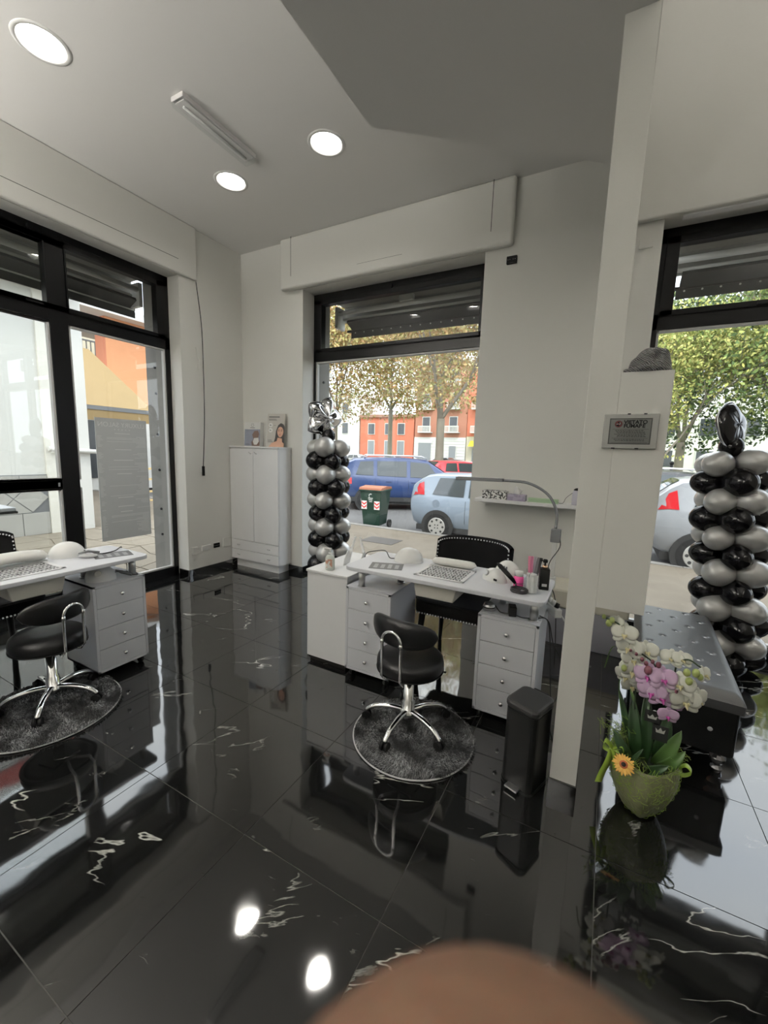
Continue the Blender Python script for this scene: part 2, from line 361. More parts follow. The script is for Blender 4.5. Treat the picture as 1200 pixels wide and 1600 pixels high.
# ---- windows: plane coordinate t runs along the wall, q = outward offset
def window(name, horiz, t0, t1, plane, splits, door=None, sash=True):
    """frame, white beads and panes; horiz: True = back wall (x runs), False = left wall (y runs)"""
    def B(mb, a0, a1, q0, q1, z0, z1):
        if horiz: mb.box(a0, a1, plane + q0, plane + q1, z0, z1)
        else: mb.box(plane - q1, plane - q0, a0, a1, z0, z1)
    fr = MB(); TB0, TB1, top, bot = 2.50, 2.62, HEAD, 0.045
    B(fr, t0, t1, -0.03, 0.05, 3.13, top); B(fr, t0, t1, -0.03, 0.05, TB0, TB1); B(fr, t0, t1, -0.03, 0.05, 0.0, 0.10)
    xs = [t0] + splits + [t1]; mw = 0.07
    B(fr, t0, t0 + 0.055, -0.03, 0.05, 0, top); B(fr, t1 - 0.055, t1, -0.03, 0.05, 0, top)
    for s in splits: B(fr, s - mw, s + mw, -0.032, 0.05, 0, top)
    f = struct(name, fr, BLACKFR, bevel=0.003)
    for k in range(len(xs) - 1):
        a = xs[k] + (0.055 if k == 0 else mw); b = xs[k + 1] - (0.055 if k == len(xs) - 2 else mw)
        s = MB()                                                   # opening sash in the transom light
        B(s, a, b, -0.045, 0.04, 3.115, 3.17); B(s, a, b, -0.045, 0.04, TB1 - 0.02, TB1 + 0.02)
        ea_ = 0.085 if k == 0 else 0.012; eb_ = (0.035 if (horiz and not splits) else 0.085) if k == len(xs) - 2 else 0.012
        B(s, a, a + ea_, -0.045, 0.04, TB1 - 0.02, 3.17); B(s, b - eb_, b, -0.045, 0.04, TB1 - 0.02, 3.17)
        so = s.build('sash_frame', BLACKFR, f, bevel=0.004)
        h = MB(); c = (a + b) / 2; B(h, c - 0.06, c + 0.06, -0.055, -0.045, TB1 - 0.012, TB1 + 0.004); B(h, c - 0.012, c + 0.012, -0.062, -0.03, 3.16, 3.20); h.build('sash_catch', BLACKFR, so)
        gl = MB(); B(gl, a + ea_ - 0.004, b - eb_ + 0.004, 0.0, 0.006, TB1 + 0.015, 3.12); gl.build('pane', PANE, f)
        rails = [(0.10, TB0)]
        if door and k in door:
            r = MB(); B(r, a, b, -0.03, 0.05, 1.07, 1.145); ro = r.build('mid_rail', BLACKFR, f, bevel=0.003)
            kk = MB(); B(kk, b - 0.035, b - 0.02, -0.034, -0.03, 1.088, 1.122); kk.build('keyhole_plate', SATIN, ro)
            rails = [(0.10, 1.07), (1.145, TB0)]
        for z0, z1 in rails:
            bd = MB(); e = 0.018
            B(bd, a, b, -0.022, 0.02, z1 - e, z1); B(bd, a, b, -0.022, 0.02, z0, z0 + e); B(bd, a, a + e, -0.022, 0.02, z0, z1); B(bd, b - e, b, -0.022, 0.02, z0, z1)
            bd.build('glazing_bead', BEAD, f, bevel=0.002)
            gl = MB(); B(gl, a + e * 0.6, b - e * 0.6, 0.004, 0.010, z0 + e * 0.6, z1 - e * 0.6); gl.build('pane', PANE, f)
    return f
window('window_1', False, W1Y0, W1Y1, WX, [1.935, 0.55], door=(1, 2) if False else (0, 1))
window('window_2', True, W2X0 - 0.025, W2X1 + 0.01, WY, [])
window('window_3', True, W3X0 - 0.01, W3X1, WY, [1.6])

# external reveals and the rolled awnings above each window
STONE = mat('pale_stone_reveal', (0.30, 0.29, 0.265), 0.8, var=0.12, vscale=6, bump=0.3)
FACADE = mat('own_facade_plaster', (0.42, 0.41, 0.38), 0.9, var=0.1)
def drill_strip(name, mb, holes, label=None):
    o = struct(name, mb, STONE); h = MB()
    for c, d in holes: h.cyl(Vector(c) - Vector(d) * 0.004, Vector(c) + Vector(d) * 0.012, 0.014, n=10)
    h.build('drill_hole', DARKGAP, o)
drill_strip('trim_5', MB().box(WX - 0.36, WX - 0.06, W1Y1 - 0.03, W1Y1 + 0.06, -0.3, 3.5), [((WX - 0.2, W1Y1 - 0.03, z), (0, -1, 0)) for z in (0.45, 0.75, 1.2, 1.6, 2.05, 2.33)])
drill_strip('trim_6', MB().box(W2X0 - 0.12, W2X0 - 0.0, WY + 0.06, WY + 0.28, -0.3, 3.5), [((W2X0, WY + 0.16, z), (1, 0, 0)) for z in (0.6, 1.2, 1.9, 2.3)])
drill_strip('trim_7', MB().box(W2X1 + 0.0, W2X1 + 0.1, WY + 0.06, WY + 0.5, -0.3, 3.5), [])
DARKCLOTH = mat('dark_awning_cloth', (0.022, 0.023, 0.023), 0.8, var=0.2, vscale=14)
ALU = mat('painted_aluminium', (0.62, 0.62, 0.60), 0.45, 0.2)
CONC = mat('reveal_concrete', (0.28, 0.28, 0.26), 0.9, var=0.2, vscale=5)
def awning(label, horiz, t0, t1, plane):
    a = thing('rolled_awning', label, 'awning', ((t0 + t1) / 2, plane, 3.0) if horiz else (plane, (t0 + t1) / 2, 3.0), 0 if horiz else PI / 2)
    L = (t1 - t0) / 2
    MB().box(-L, L, 0.09, 0.56, 0.27, 0.31).build('soffit', CONC, a)
    MB().box(-L, L, 0.56, 0.60, 0.10, 0.31).build('cassette_back', CONC, a)
    MB().cyl((-L + 0.05, 0.33, 0.13), (L - 0.05, 0.33, 0.13), 0.026).build('roller_tube', ALU, a)
    MB().cyl((-L + 0.12, 0.37, 0.065), (L - 0.12, 0.37, 0.065), 0.016).build('torsion_bar', ALU, a)
    MB().prism([(0.345, 0.02), (0.36, 0.05), (0.475, 0.00), (0.475, -0.04)], -L + 0.18, L - 0.05, 'x').build('folded_cloth', DARKCLOTH, a)
    MB().box(-L + 0.1, L - 0.02, 0.476, 0.512, -0.052, -0.028).build('front_rail', BPLAST if horiz else ALU, a)
    MB().box(-L + 0.16, L - 0.02, 0.485, 0.491, -0.128, -0.053).build('valance', DARKCLOTH, a)
    n = int((2 * L - 0.25) / 0.125)
    em = MB().cyl((0, 0.4815, -0.066), (0, 0.4848, -0.066), 0.008, n=8).mesh('eyelet', ALU)
    if horiz:
        for k in range(n): e = bpy.data.objects.new('eyelet', em); e.location.x = -L + 0.22 + k * 0.125; add(e, a)
    for s in (-1, 1): MB().box(s * (L - 0.06) - 0.02, s * (L - 0.06) + 0.02, 0.30, 0.46, -0.04, 0.20).build('end_bracket', ALU, a)
    MB().box(-0.07, 0.10, 0.26, 0.30, 0.14, 0.20).build('centre_bracket', ALU, a)
    return a
awning('dark rolled awning with eyelets outside the centre window transom', True, W2X0 + 0.02, W2X1 - 0.02, WY)
awning('dark rolled awning with eyelets outside the window behind the sofa bench', True, W3X0 + 0.02, W3X1, WY)
aw = awning('dark rolled awning outside the transom of the poster window', False, W1Y0, W1Y1 - 0.03, WX)

# ---- free standing partition post with its parapet block
pp = MB().box(-0.097, 0.010, 1.82, 1.90, 0.0, LOW)
pp.box(0.010, 0.177, 1.82, 1.90, 0.888, 1.806)
part = struct('wall_partition', pp, PLASTER, bevel=0.002)
MB().box(-0.101, 0.014, 1.811, 1.909, 0.0, 0.072).build('baseboard', MARBLE, part, bevel=0.0015)

# ---- wall fittings
def plate(name, label, cat, x, y, z, w, h, face, m=WPLAST, holes=0, t=0.01):
    rz = {'-y': 0, '+x': PI / 2}[face]
    o = thing(name, label, cat, (x, y, z), rz)
    MB().box(-w / 2, w / 2, -t, 0.001, -h / 2, h / 2).build('cover_plate', m, o, bevel=0.003)
    if holes:
        q = MB()
        for k in range(holes):
            c = (k - (holes - 1) / 2) * w / holes; q.box(c - w / holes * 0.38, c + w / holes * 0.38, -t - 0.003, -t, -h * 0.3, h * 0.3)
        q.build('insert', BPLAST, o, bevel=0.001)
        q = MB()
        for k in range(holes):
            c = (k - (holes - 1) / 2) * w / holes
            for s in (-1, 1): q.cyl((c + s * 0.008, -t - 0.0045, 0), (c + s * 0.008, -t - 0.002, 0), 0.003, n=8)
        q.build('contact', SATIN, o)
    return o
plate('wall_switch_box', 'small black junction box high on the wall between the windows', 'junction box', -0.885, BY, 3.13, 0.085, 0.06, '-y', BPLAST, 2, 0.022)
plate('blank_plate', 'white blanking plate high on the wall beside the partition post', 'wall plate', 0.09, BY, 3.07, 0.09, 0.06, '-y', PLASTER, 0)
plate('wall_socket', 'black triple socket low on the left wall beside the tall cabinet', 'socket', LX, 3.345, 0.298, 0.085, 0.055, '+x', BPLAST, 3, 0.012)
plate('blank_plate', 'white blank plate low on the wall left of the black socket', 'wall plate', LX, 3.20, 0.295, 0.13, 0.06, '+x')
plate('blank_plate', 'square white cover plate low on the wall nearest the cabinet', 'wall plate', LX, 3.50, 0.31, 0.12, 0.11, '+x', PLASTER)
plate('blank_plate', 'white plate low on the wall edge beside the window frame', 'wall plate', LX, 3.04, 0.285, 0.07, 0.09, '+x', PLASTER)
cw = thing('shutter_cord', 'black hanging shutter cord with a handle on the left wall', 'cord', (LX + 0.045, 3.16, 1.2))
MB().ring(spline([(0, -0.02, 2.02), (0.002, 0.03, 1.6), (0, 0.04, 1.2), (0, 0.035, 0.6), (0, 0.0, 0.05)]), 0.0045, 8).build('cable', CORD, cw)
MB().box(-0.012, 0.012, -0.012, 0.012, -0.05, 0.06).build('handle', BPLAST, cw, bevel=0.004)
MB().ring(spline([(-0.02, -0.03, 1.35), (-0.02, -0.02, 1.28), (-0.02, 0.01, 1.22), (-0.02, -0.01, 1.12)]), 0.006, 6).build('plaster_smear', PLASTER, cw)

# ================================================================== CEILING LIGHTS
def downlight(x, y, z, label, group='round surface downlights on the ceiling'):
    o = thing('ceiling_downlight', label, 'ceiling light', (x, y, z), 0, group)
    MB().lathe([(0.1125, 0.062), (0.1155, -0.001), (0.1165, -0.001), (0.1135, 0.062)], n=40, cap=False).build('inner_ring', WPLAST, o)
    MB().lathe([(0.116, -0.0005), (0.118, -0.005), (0.138, -0.004), (0.142, 0.0)], n=40, cap=False).build('flange', WPLAST, o)
    MB().lathe([(0.113, 0.056), (0.113, 0.058)], n=40).build('diffuser', LIGHTM, o)
    return o
downlight(-3.115, 1.43, HC, 'large round lit downlight nearest the ceiling corner over the left desk')
downlight(-3.105, 2.79, HC, 'round lit downlight beside the end of the emergency lamp')
downlight(-2.09, 2.79, HC, 'round lit downlight alone towards the lower ceiling edge')
for x, y, z in ((-2.09, 1.43, HC), (-3.1, 0.1, HC), (-2.09, 0.1, HC), (-3.1, -1.3, HC), (-2.09, -1.3, HC)):
    downlight(x, y, z, 'round lit recessed downlight out of the picture over the room', 'downlights out of the picture')
FILL_GLOW = mat('fill_light_glow', (1, 1, 1), 0.4, emis=FILL_UPLIGHT, ecol=(1.0, 0.965, 0.91))  # fill lights added out of view, aimed up to brighten the ceilings
for x, y, z, rz_, lb in ((-2.4, FY, 2.5, PI, 'added half-bowl fill light on the rear wall, out of view'), (LX, -0.85, 2.6, PI / 2, 'added half-bowl fill light on the left wall near the window, out of view'), (LX, -1.6, 2.6, PI / 2, 'added half-bowl fill light on the left wall in the rear corner, out of view'), (-0.75, FY, 2.1, PI, 'added half-bowl fill light under the low ceiling, out of view'), (RX, 0.6, 3.0, -PI / 2, 'added half-bowl fill light in the waiting area, out of view')):
    o = thing('fill_uplighter', lb, 'fill light', (x, y, z), rz_)
    MB().lathe([(0.0, -0.12), (0.08, -0.10), (0.15, -0.04), (0.18, 0.03), (0.172, 0.03), (0.14, -0.03), (0.0, -0.06)], (0, -0.19, 0), 28, cap=False).build('bowl', WPLAST, o); MB().cyl((0, -0.19, -0.01), (0, -0.19, -0.006), 0.14, n=28).build('fill_disc', FILL_GLOW, o); MB().box(-0.04, 0.04, -0.03, 0, -0.08, 0.02).build('wall_bracket', SATIN, o)
el = thing('emergency_light', 'long clear-covered emergency lamp on the ceiling between the downlights', 'emergency light', (-2.715, 2.32, HC))
MB().box(-0.06, 0.06, -0.32, 0.32, -0.030, 0).build('body', mat('lamp_body', (0.72, 0.70, 0.69), 0.5), el, bevel=0.004)
MB().prism([(-0.058, -0.030), (0.058, -0.030), (0.046, -0.066), (-0.046, -0.066)], -0.318, 0.318, 'y').build('clear_cover', CLEAR, el, bevel=0.003)
MB().box(-0.045, 0.045, -0.30, 0.30, -0.036, -0.030).build('reflector', mat('mirror_strip', (0.82, 0.80, 0.79), 0.4), el)
MB().cyl((0.0, -0.27, -0.046), (0.0, 0.27, -0.046), 0.008).build('tube', WPLAST, el)

# ================================================================== FURNITURE
def knob(parent, x, y, z):
    MB().lathe([(0.004, 0), (0.005, 0.012), (0.012, 0.016), (0.013, 0.022), (0.009, 0.028), (0.0, 0.030)], n=12).xf(Matrix.Translation((x, y, z)) @ Matrix.Rotation(PI / 2, 4, 'X')).build('knob', CHROME, parent)
def drawer_unit(desk, x0, x1, y0, y1, z0=0.055, z1=0.62, floor_z=0.0):
    t = 0.016
    b = MB(); b.box(x0, x0 + t, y0, y1, z0, z1); b.box(x1 - t, x1, y0, y1, z0, z1); b.box(x0, x1, y0, y1, z1 - t, z1); b.box(x0, x1, y0, y1, z0, z0 + t); b.box(x0, x1, y1 - t, y1, z0, z1)
    b.box(x0 + t, x1 - t, y0 + 0.03, y0 + 0.04, z0, z1)
    c = b.build('pedestal', GREYLAM, desk, bevel=0.001)
    H = (z1 - z0 - 2 * t) / 4
    for k in range(4):
        za = z0 + t + k * H
        d = MB().box(x0 + t + 0.0015, x1 - t - 0.0015, y0 + 0.001, y0 + 0.019, za + 0.0018, za + H - 0.0018).build('drawer', GREYLAM, desk, bevel=0.0012)
        knob(d, (x0 + x1) / 2, y0 + 0.001, za + H * 0.52)
    for sx in (x0 + 0.035, x1 - 0.035):
        for sy_ in (y0 + 0.04, y1 - 0.04):
            MB().cyl((sx - 0.011, sy_, 0.024), (sx + 0.011, sy_, 0.024), 0.024, n=14).box(sx - 0.008, sx + 0.008, sy_ - 0.01, sy_ + 0.01, 0.03, z0).build('caster', BPLAST, desk)
VENTW = mat('vent_grille_white', (0.74, 0.74, 0.75), 0.35)
def nail_desk(label, loc, rz):
    d = thing('nail_desk', label, 'desk', loc, rz)
    MB().prism(rrect(-0.605, 0.605, -0.24, 0.24, 0.05), 0.735, 0.76).build('tabletop', GREYLAM, d, bevel=0.004)
    drawer_unit(d, -0.60, -0.275, -0.21, 0.175); drawer_unit(d, 0.265, 0.585, -0.20, 0.175)
    for x, y in ((-0.51, -0.165), (-0.335, 0.05), (0.345, 0.05), (0.545, -0.13)):
        MB().cyl((x, y, 0.62), (x, y, 0.736), 0.022, n=20).lathe([(0.028, 0.62), (0.028, 0.623), (0.022, 0.625)], (x, y, 0)).build('column', SATIN, d)
    # dust bin under the top, grille and frame above
    MB().prism([(-0.135, 0.735), (0.135, 0.735), (0.115, 0.645), (-0.115, 0.645)], -0.20, 0.03, 'y').build('dust_tray', CREAM, d, bevel=0.006)
    g = MB(); X0, X1, Y0, Y1 = -0.150, 0.155, -0.165, 0.105
    for a in ((X0, X1, Y0, Y0 + 0.022), (X0, X1, Y1 - 0.022, Y1), (X0, X0 + 0.022, Y0, Y1), (X1 - 0.022, X1, Y0, Y1)): g.box(a[0], a[1], a[2], a[3], 0.7595, 0.766)
    fr = g.build('grille_frame', VENTW, d, bevel=0.002)
    MB().box(X0 + 0.02, X1 - 0.02, Y0 + 0.02, Y1 - 0.02, 0.758, 0.7605).build('grille_well', mat('grille_dark', (0.05, 0.05, 0.055), 0.5), fr)
    g = MB(); nx, ny = 7, 6                                        # interlaced rings of the dust grille
    for i in range(nx):
        for j in range(ny):
            cx = X0 + 0.037 + i * (X1 - X0 - 0.074) / (nx - 1); cyy = Y0 + 0.035 + j * (Y1 - Y0 - 0.07) / (ny - 1)
            R1 = 0.017
            n_ = 10
            for k in range(n_):
                if (k + i + 2 * j) % 5 == 0: continue
                t0, t1 = 2 * PI * k / n_, 2 * PI * (k + 0.9) / n_
                q = [(cx + r * math.cos(t), cyy + r * math.sin(t)) for r, t in ((R1, t0), (R1 + 0.0055, t0), (R1 + 0.0055, t1), (R1, t1))]
                g.prism(q, 0.760, 0.7645)
            g.box(cx - 0.0025, cx + 0.0025, cyy - 0.012, cyy + 0.012, 0.760, 0.764); 
    g.build('grille', VENTW, fr, fix=False)
    return d
DR = (-0.815, 2.36, 0); deskR = nail_desk('grey-white nail desk with eight drawers in front of the centre window', DR, 0)
DLc = (-2.862, 1.005, 0); deskL = nail_desk('grey-white nail desk along the poster window with clear-wrapped armrest', DLc, PI / 2)

# console cabinet left of the right desk
cab = thing('side_counter', 'plain white low counter left of the centre nail desk', 'cabinet', (-1.60, 2.48, 0))
MB().box(-0.165, 0.165, -0.29, 0.29, 0.035, 0.650).build('body', WHITELAM, cab, bevel=0.002)
MB().box(-0.172, 0.172, -0.297, 0.295, 0.650, 0.667).build('top', WHITELAM, cab, bevel=0.003)
MB().box(-0.15, 0.15, -0.27, 0.28, 0.0, 0.035).build('plinth', BPLAST, cab)

# tall corner cabinet
tc_ = thing('tall_cabinet', 'tall white two-door cabinet with two drawers in the corner', 'cabinet', (-3.70, 3.675, 0))
MB().box(-0.39, 0.39, -0.085, 0.115, 0.10, 1.482).build('carcass', WHITELAM, tc_, bevel=0.001)
MB().box(-0.395, 0.395, -0.112, 0.118, 1.482, 1.502).build('top', WHITELAM, tc_, bevel=0.002)
MB().box(-0.345, 0.355, -0.06, 0.115, 0.0, 0.10).build('plinth', WHITELAM, tc_)
for x0, x1, hx in ((-0.388, -0.0025, -0.045), (0.0025, 0.388, 0.045)):
    d = MB().box(x0, x1, -0.106, -0.087, 0.352, 1.476).build('door', WHITELAM, tc_, bevel=0.0015)
    MB().ring([(hx - 0.018, -0.108, 1.435), (hx - 0.01, -0.122, 1.432), (hx + 0.012, -0.122, 1.418), (hx + 0.018, -0.108, 1.415)], 0.004, 8).build('handle', SATIN, d)
for z0, z1 in ((0.104, 0.222), (0.228, 0.346)):
    d = MB().box(-0.388, 0.388, -0.106, -0.087, z0, z1).build('drawer', WHITELAM, tc_, bevel=0.0015)
    for hx in (-0.26, 0.24):
        MB().ring([(hx - 0.018, -0.108, (z0 + z1) / 2), (hx - 0.012, -0.122, (z0 + z1) / 2), (hx + 0.012, -0.122, (z0 + z1) / 2 - 0.003), (hx + 0.018, -0.108, (z0 + z1) / 2 - 0.003)], 0.004, 8).build('handle', SATIN, d)

# printed cards on the tall cabinet
CARDW = mat('card_white', (0.74, 0.74, 0.72), 0.5); CARDG = mat('card_warm_grey', (0.50, 0.48, 0.44), 0.5); CARDB = mat('card_blue_grey', (0.30, 0.32, 0.40), 0.5, rgb2=(0.22, 0.24, 0.30))
SKINP = mat('printed_skin', (0.62, 0.36, 0.25), 0.5); HAIRP = mat('printed_hair', (0.015, 0.011, 0.010), 0.5); INK = mat('printed_ink', (0.06, 0.06, 0.06), 0.5); LIPP = mat('printed_lips', (0.45, 0.12, 0.10), 0.5)
def ell(cx, cz, rx, rz, n=20, a0=0, a1=360): return [(cx + rx * math.cos(math.radians(a0 + (a1 - a0) * k / n)), cz + rz * math.sin(math.radians(a0 + (a1 - a0) * k / n))) for k in range(n)]
def flat(parent, name, poly, m, lay): return MB().prism(poly, -0.0015 - lay * 0.0006, 0.0, 'y').build(name, m, parent)
def tmat(x, z, y=-0.0035, s=1): return Matrix.Translation((x, y, z)) @ Matrix.Rotation(PI / 2, 4, 'X')
p1 = thing('portrait_display', 'grey countertop card with a dark-haired woman\'s portrait on the cabinet', 'display card', (-3.475, 3.70, 1.503), 0, rot=(-0.10, 0, 0.22))
MB().box(-0.115, 0.115, 0, 0.012, 0, 0.39).build('board', CARDG, p1)
MB().prism([(0.012, 0.0), (0.012, 0.25), (0.075, 0.008)], -0.02, 0.02, 'x').build('easel_back', CARDW, p1)
flat(p1, 'portrait_hair', [(0.115, 0.0), (0.0, 0.0), (-0.025, 0.04), (-0.005, 0.10), (0.005, 0.19), (0.03, 0.255), (0.065, 0.280), (0.10, 0.265), (0.115, 0.235)], HAIRP, 1)
flat(p1, 'portrait_shoulders', [(-0.085, 0.0), (-0.05, 0.045), (0.02, 0.07), (0.03, 0.11), (0.085, 0.10), (0.09, 0.06), (0.115, 0.04), (0.115, 0.0)], SKINP, 2)
flat(p1, 'portrait_face', [(0.02 + 0.040 * math.cos(t) * (1 - 0.16 * max(0, -math.sin(t))) + 0.042, 0.175 + 0.062 * math.sin(t)) for t in [2 * PI * k / 24 for k in range(24)]], SKINP, 3)
f_ = flat(p1, 'portrait_lips', ell(0.058, 0.142, 0.014, 0.005), LIPP, 4)
e_ = MB()
for ex in (0.042, 0.078): e_.prism(ell(ex, 0.188, 0.009, 0.004), -0.0042, 0, 'y'); e_.prism([(ex - 0.012, 0.199), (ex + 0.012, 0.201), (ex + 0.010, 0.205), (ex - 0.008, 0.204)], -0.0042, 0, 'y')
e_.prism([(0.056, 0.158), (0.066, 0.157), (0.064, 0.161)], -0.0042, 0, 'y'); e_.build('portrait_eyes', HAIRP, p1)
e_ = MB()
for ez in (0.255, 0.195):
    e_.prism([(-0.068 + x, ez + z) for x, z in ell(0, 0, 0.026, 0.026)], -0.0021, 0, 'y')
e_.build('badge', CARDW, p1)
e_ = MB()
for ez in (0.255, 0.195): e_.box(-0.08, -0.072, -0.0030, 0, ez - 0.008, ez + 0.008); e_.box(-0.067, -0.060, -0.003, 0, ez - 0.008, ez + 0.004)
for k in range(3): e_.box(-0.10, -0.05 + 0.01 * k, -0.003, 0, 0.078 - 0.012 * k, 0.082 - 0.012 * k)
e_.box(-0.095, 0.045, -0.003, 0, 0.345, 0.356); e_.box(-0.095, 0.0, -0.003, 0, 0.322, 0.326); e_.box(-0.095, 0.01, -0.003, 0, 0.312, 0.316); e_.box(-0.03, 0.0, -0.003, 0, 0.25, 0.253)
e_.build('caption', INK, p1)
p2 = thing('brochure_card', 'small white and blue-grey folded card standing on the cabinet', 'display card', (-3.85, 3.70, 1.503), 0, rot=(-0.08, 0, 0.15))
MB().box(-0.115, 0.115, 0, 0.010, 0, 0.29).build('board', CARDW, p2)
MB().box(0.110, 0.116, 0.0, 0.06, 0, 0.29).build('side_fold', CARDW, p2)
flat(p2, 'photo_panel', [(-0.11, 0.006), (0.11, 0.006), (0.11, 0.205), (-0.11, 0.205)], CARDB, 1)
flat(p2, 'figure_print', [(0.0, 0.006), (-0.01, 0.05), (0.02, 0.09), (0.0, 0.14), (0.03, 0.185), (0.08, 0.19), (0.10, 0.15), (0.085, 0.10), (0.11, 0.06), (0.11, 0.006)], mat('figure_brown', (0.16, 0.10, 0.08), 0.5), 2)
flat(p2, 'figure_top', [(0.012, 0.06), (0.03, 0.10), (0.09, 0.105), (0.10, 0.06), (0.07, 0.02), (0.03, 0.02)], CARDW, 3)
e_ = MB()
for k in range(6):
    t = k * PI / 3; e_.prism([(0.0 + 0.018 * math.cos(t) + x, 0.255 + 0.018 * math.sin(t) + z) for x, z in ell(0, 0, 0.004, 0.004, 8)], -0.003, 0, 'y')
e_.box(-0.035, 0.035, -0.003, 0, 0.222, 0.227); e_.box(-0.095, -0.03, -0.003, 0, 0.02, 0.024); e_.box(-0.095, -0.04, -0.003, 0, 0.03, 0.033); e_.build('emblem', INK, p2)

# ------------------------------------------------ stools, chairs, rugs
def stool(label, loc, rz, basez=0.0, brot=0.3):
    s = thing('wheeled_stool', label, 'stool', loc, rz)
    MB().lathe([(0.0, 0.338), (0.135, 0.338), (0.170, 0.345), (0.178, 0.36), (0.178, 0.385), (0.172, 0.408), (0.150, 0.424), (0.08, 0.430), (0.0, 0.431)], n=40).build('seat', BLEATHER, s)
    MB().lathe([(0.173, 0.343), (0.180, 0.346), (0.180, 0.351)], n=40).build('piping', BLEATHER, s)
    MB().lathe([(0.026, 0.335), (0.026, 0.16), (0.033, 0.155), (0.033, 0.10), (0.045, 0.095), (0.045, 0.065), (0.0, 0.06)], n=24).build('gas_column', CHROME, s)
    MB().box(-0.075, 0.075, -0.06, 0.06, 0.325, 0.339).build('seat_plate', BPLAST, s)
    for k in range(5):
        a = 2 * PI * k / 5 + brot; c, q = math.cos(a), math.sin(a)
        p = [(0.03 * c, 0.03 * q, 0.095), (0.10 * c, 0.10 * q, 0.098), (0.18 * c, 0.18 * q, 0.085), (0.225 * c, 0.225 * q, 0.060), (0.235 * c, 0.235 * q, 0.048)]
        l = MB().ring(spline(p, 4), [0.017] * 6 + [0.015] * 5 + [0.013] * 5 + [0.012], 10, flat=(1, 0.8)).build('leg', CHROME, s)
        x, y = 0.233 * c, 0.233 * q; tx, ty = -q, c
        m = MB()
        for e in (-0.012, 0.012): m.cyl((x + tx * (e - 0.008), y + ty * (e - 0.008), 0.024), (x + tx * (e + 0.008), y + ty * (e + 0.008), 0.024), 0.0235, n=14)
        m.box(x - 0.009, x + 0.009, y - 0.009, y + 0.009, 0.024, 0.05); m.build('caster', BPLAST, l)
    # backrest: curved kidney pad held by an arched chrome tube
    def bk(u, v):
        a = (u - 0.5) * 2; t = v * 2 * PI
        return a, t
    m = MB(); nu, nv = 22, 14; vs = []
    for i in range(nu + 1):
        a = -1 + 2 * i / nu; e = (1 - abs(a) ** 3.2) ** 0.5 if abs(a) < 1 else 0.0
        hz = 0.072 * max(e, 0.02); th = 0.026 * max(e, 0.05) ** 0.8
        x = a * 0.196; y = -0.150 + 0.080 * a * a
        for k in range(nv):
            t = 2 * PI * k / nv; ct, st = math.cos(t), math.sin(t)
            vs.append((x, y - th * (abs(ct) ** 0.8) * (1 if ct > 0 else -1), 0.585 + hz * (abs(st) ** 0.75) * (1 if st > 0 else -1)))
    m.put(vs, [(i * nv + k, i * nv + (k + 1) % nv, (i + 1) * nv + (k + 1) % nv, (i + 1) * nv + k) for i in range(nu) for k in range(nv)], True)
    m.put(vs[:nv], [tuple(range(nv))]); m.put(vs[-nv:], [tuple(range(nv))]); m.build('backrest', BLEATHER, s)
    y0 = -0.186
    arch = [(-0.055, y0 + 0.03, 0.325), (-0.055, y0, 0.36), (-0.055, y0 - 0.003, 0.55)] + [(-0.055 * math.cos(t), y0 - 0.003, 0.55 + 0.055 * math.sin(t)) for t in [PI * k / 10 for k in range(1, 10)]] + [(0.055, y0 - 0.003, 0.55), (0.055, y0, 0.36), (0.055, y0 + 0.03, 0.325)]
    MB().ring(arch, 0.0075, 10).build('back_tube', CHROME, s)
    for e in (-0.055, 0.055):
        MB().cyl((e, y0 - 0.004, 0.535), (e, y0 - 0.004, 0.555), 0.010).build('tube_clamp', CHROME, s)
        MB().cyl((0, -0.06, 0.33), (e, y0 + 0.03, 0.326), 0.007).build('back_rod', CHROME, s)
    MB().ring([(0.03, 0.05, 0.32), (0.10, 0.10, 0.315), (0.15, 0.13, 0.305)], 0.005, 8).build('height_lever', BPLAST, s)
    return s
RUGZ = 0.012
stool('black round wheeled stool with chrome star base at the centre desk', (-0.825, 1.885, RUGZ), -0.12, brot=0.99)
stool('black round wheeled stool with chrome star base at the left desk', (-2.655, 1.03, RUGZ), PI / 2 + 0.25, brot=-1.26)

FUR = island_ramp('grey_fur', [(0, (0.025, 0.026, 0.027)), (0.5, (0.11, 0.113, 0.116)), (1, (0.34, 0.345, 0.35))], 0.75)
n_, l_, b_ = N(FUR)
_g = n_.new('ShaderNodeNewGeometry'); _z = n_.new('ShaderNodeTexNoise'); _z.inputs['Scale'].default_value = 9; _z.inputs['Detail'].default_value = 4; l_.new(_g.outputs['Position'], _z.inputs['Vector'])
_r2 = n_.new('ShaderNodeValToRGB'); _r2.color_ramp.elements[0].position = 0.40; _r2.color_ramp.elements[0].color = (0.12, 0.12, 0.12, 1); _r2.color_ramp.elements[1].position = 0.62; _r2.color_ramp.elements[1].color = (1.6, 1.6, 1.6, 1)
_mx = n_.new('ShaderNodeMix'); _mx.data_type = 'RGBA'; _mx.blend_type = 'MULTIPLY'; _mx.inputs[0].default_value = 1
_rr = [x for x in n_ if x.type == 'VALTORGB' and x != _r2][0]
l_.new(_z.outputs['Fac'], _r2.inputs['Fac']); l_.new(_rr.outputs['Color'], _mx.inputs[6]); l_.new(_r2.outputs['Color'], _mx.inputs[7]); l_.new(_mx.outputs[2], b_.inputs['Base Color'])
RUGB = mat('rug_backing', (0.03, 0.03, 0.032), 0.9); RUGE = mat('rug_edging', (0.50, 0.50, 0.50), 0.6)
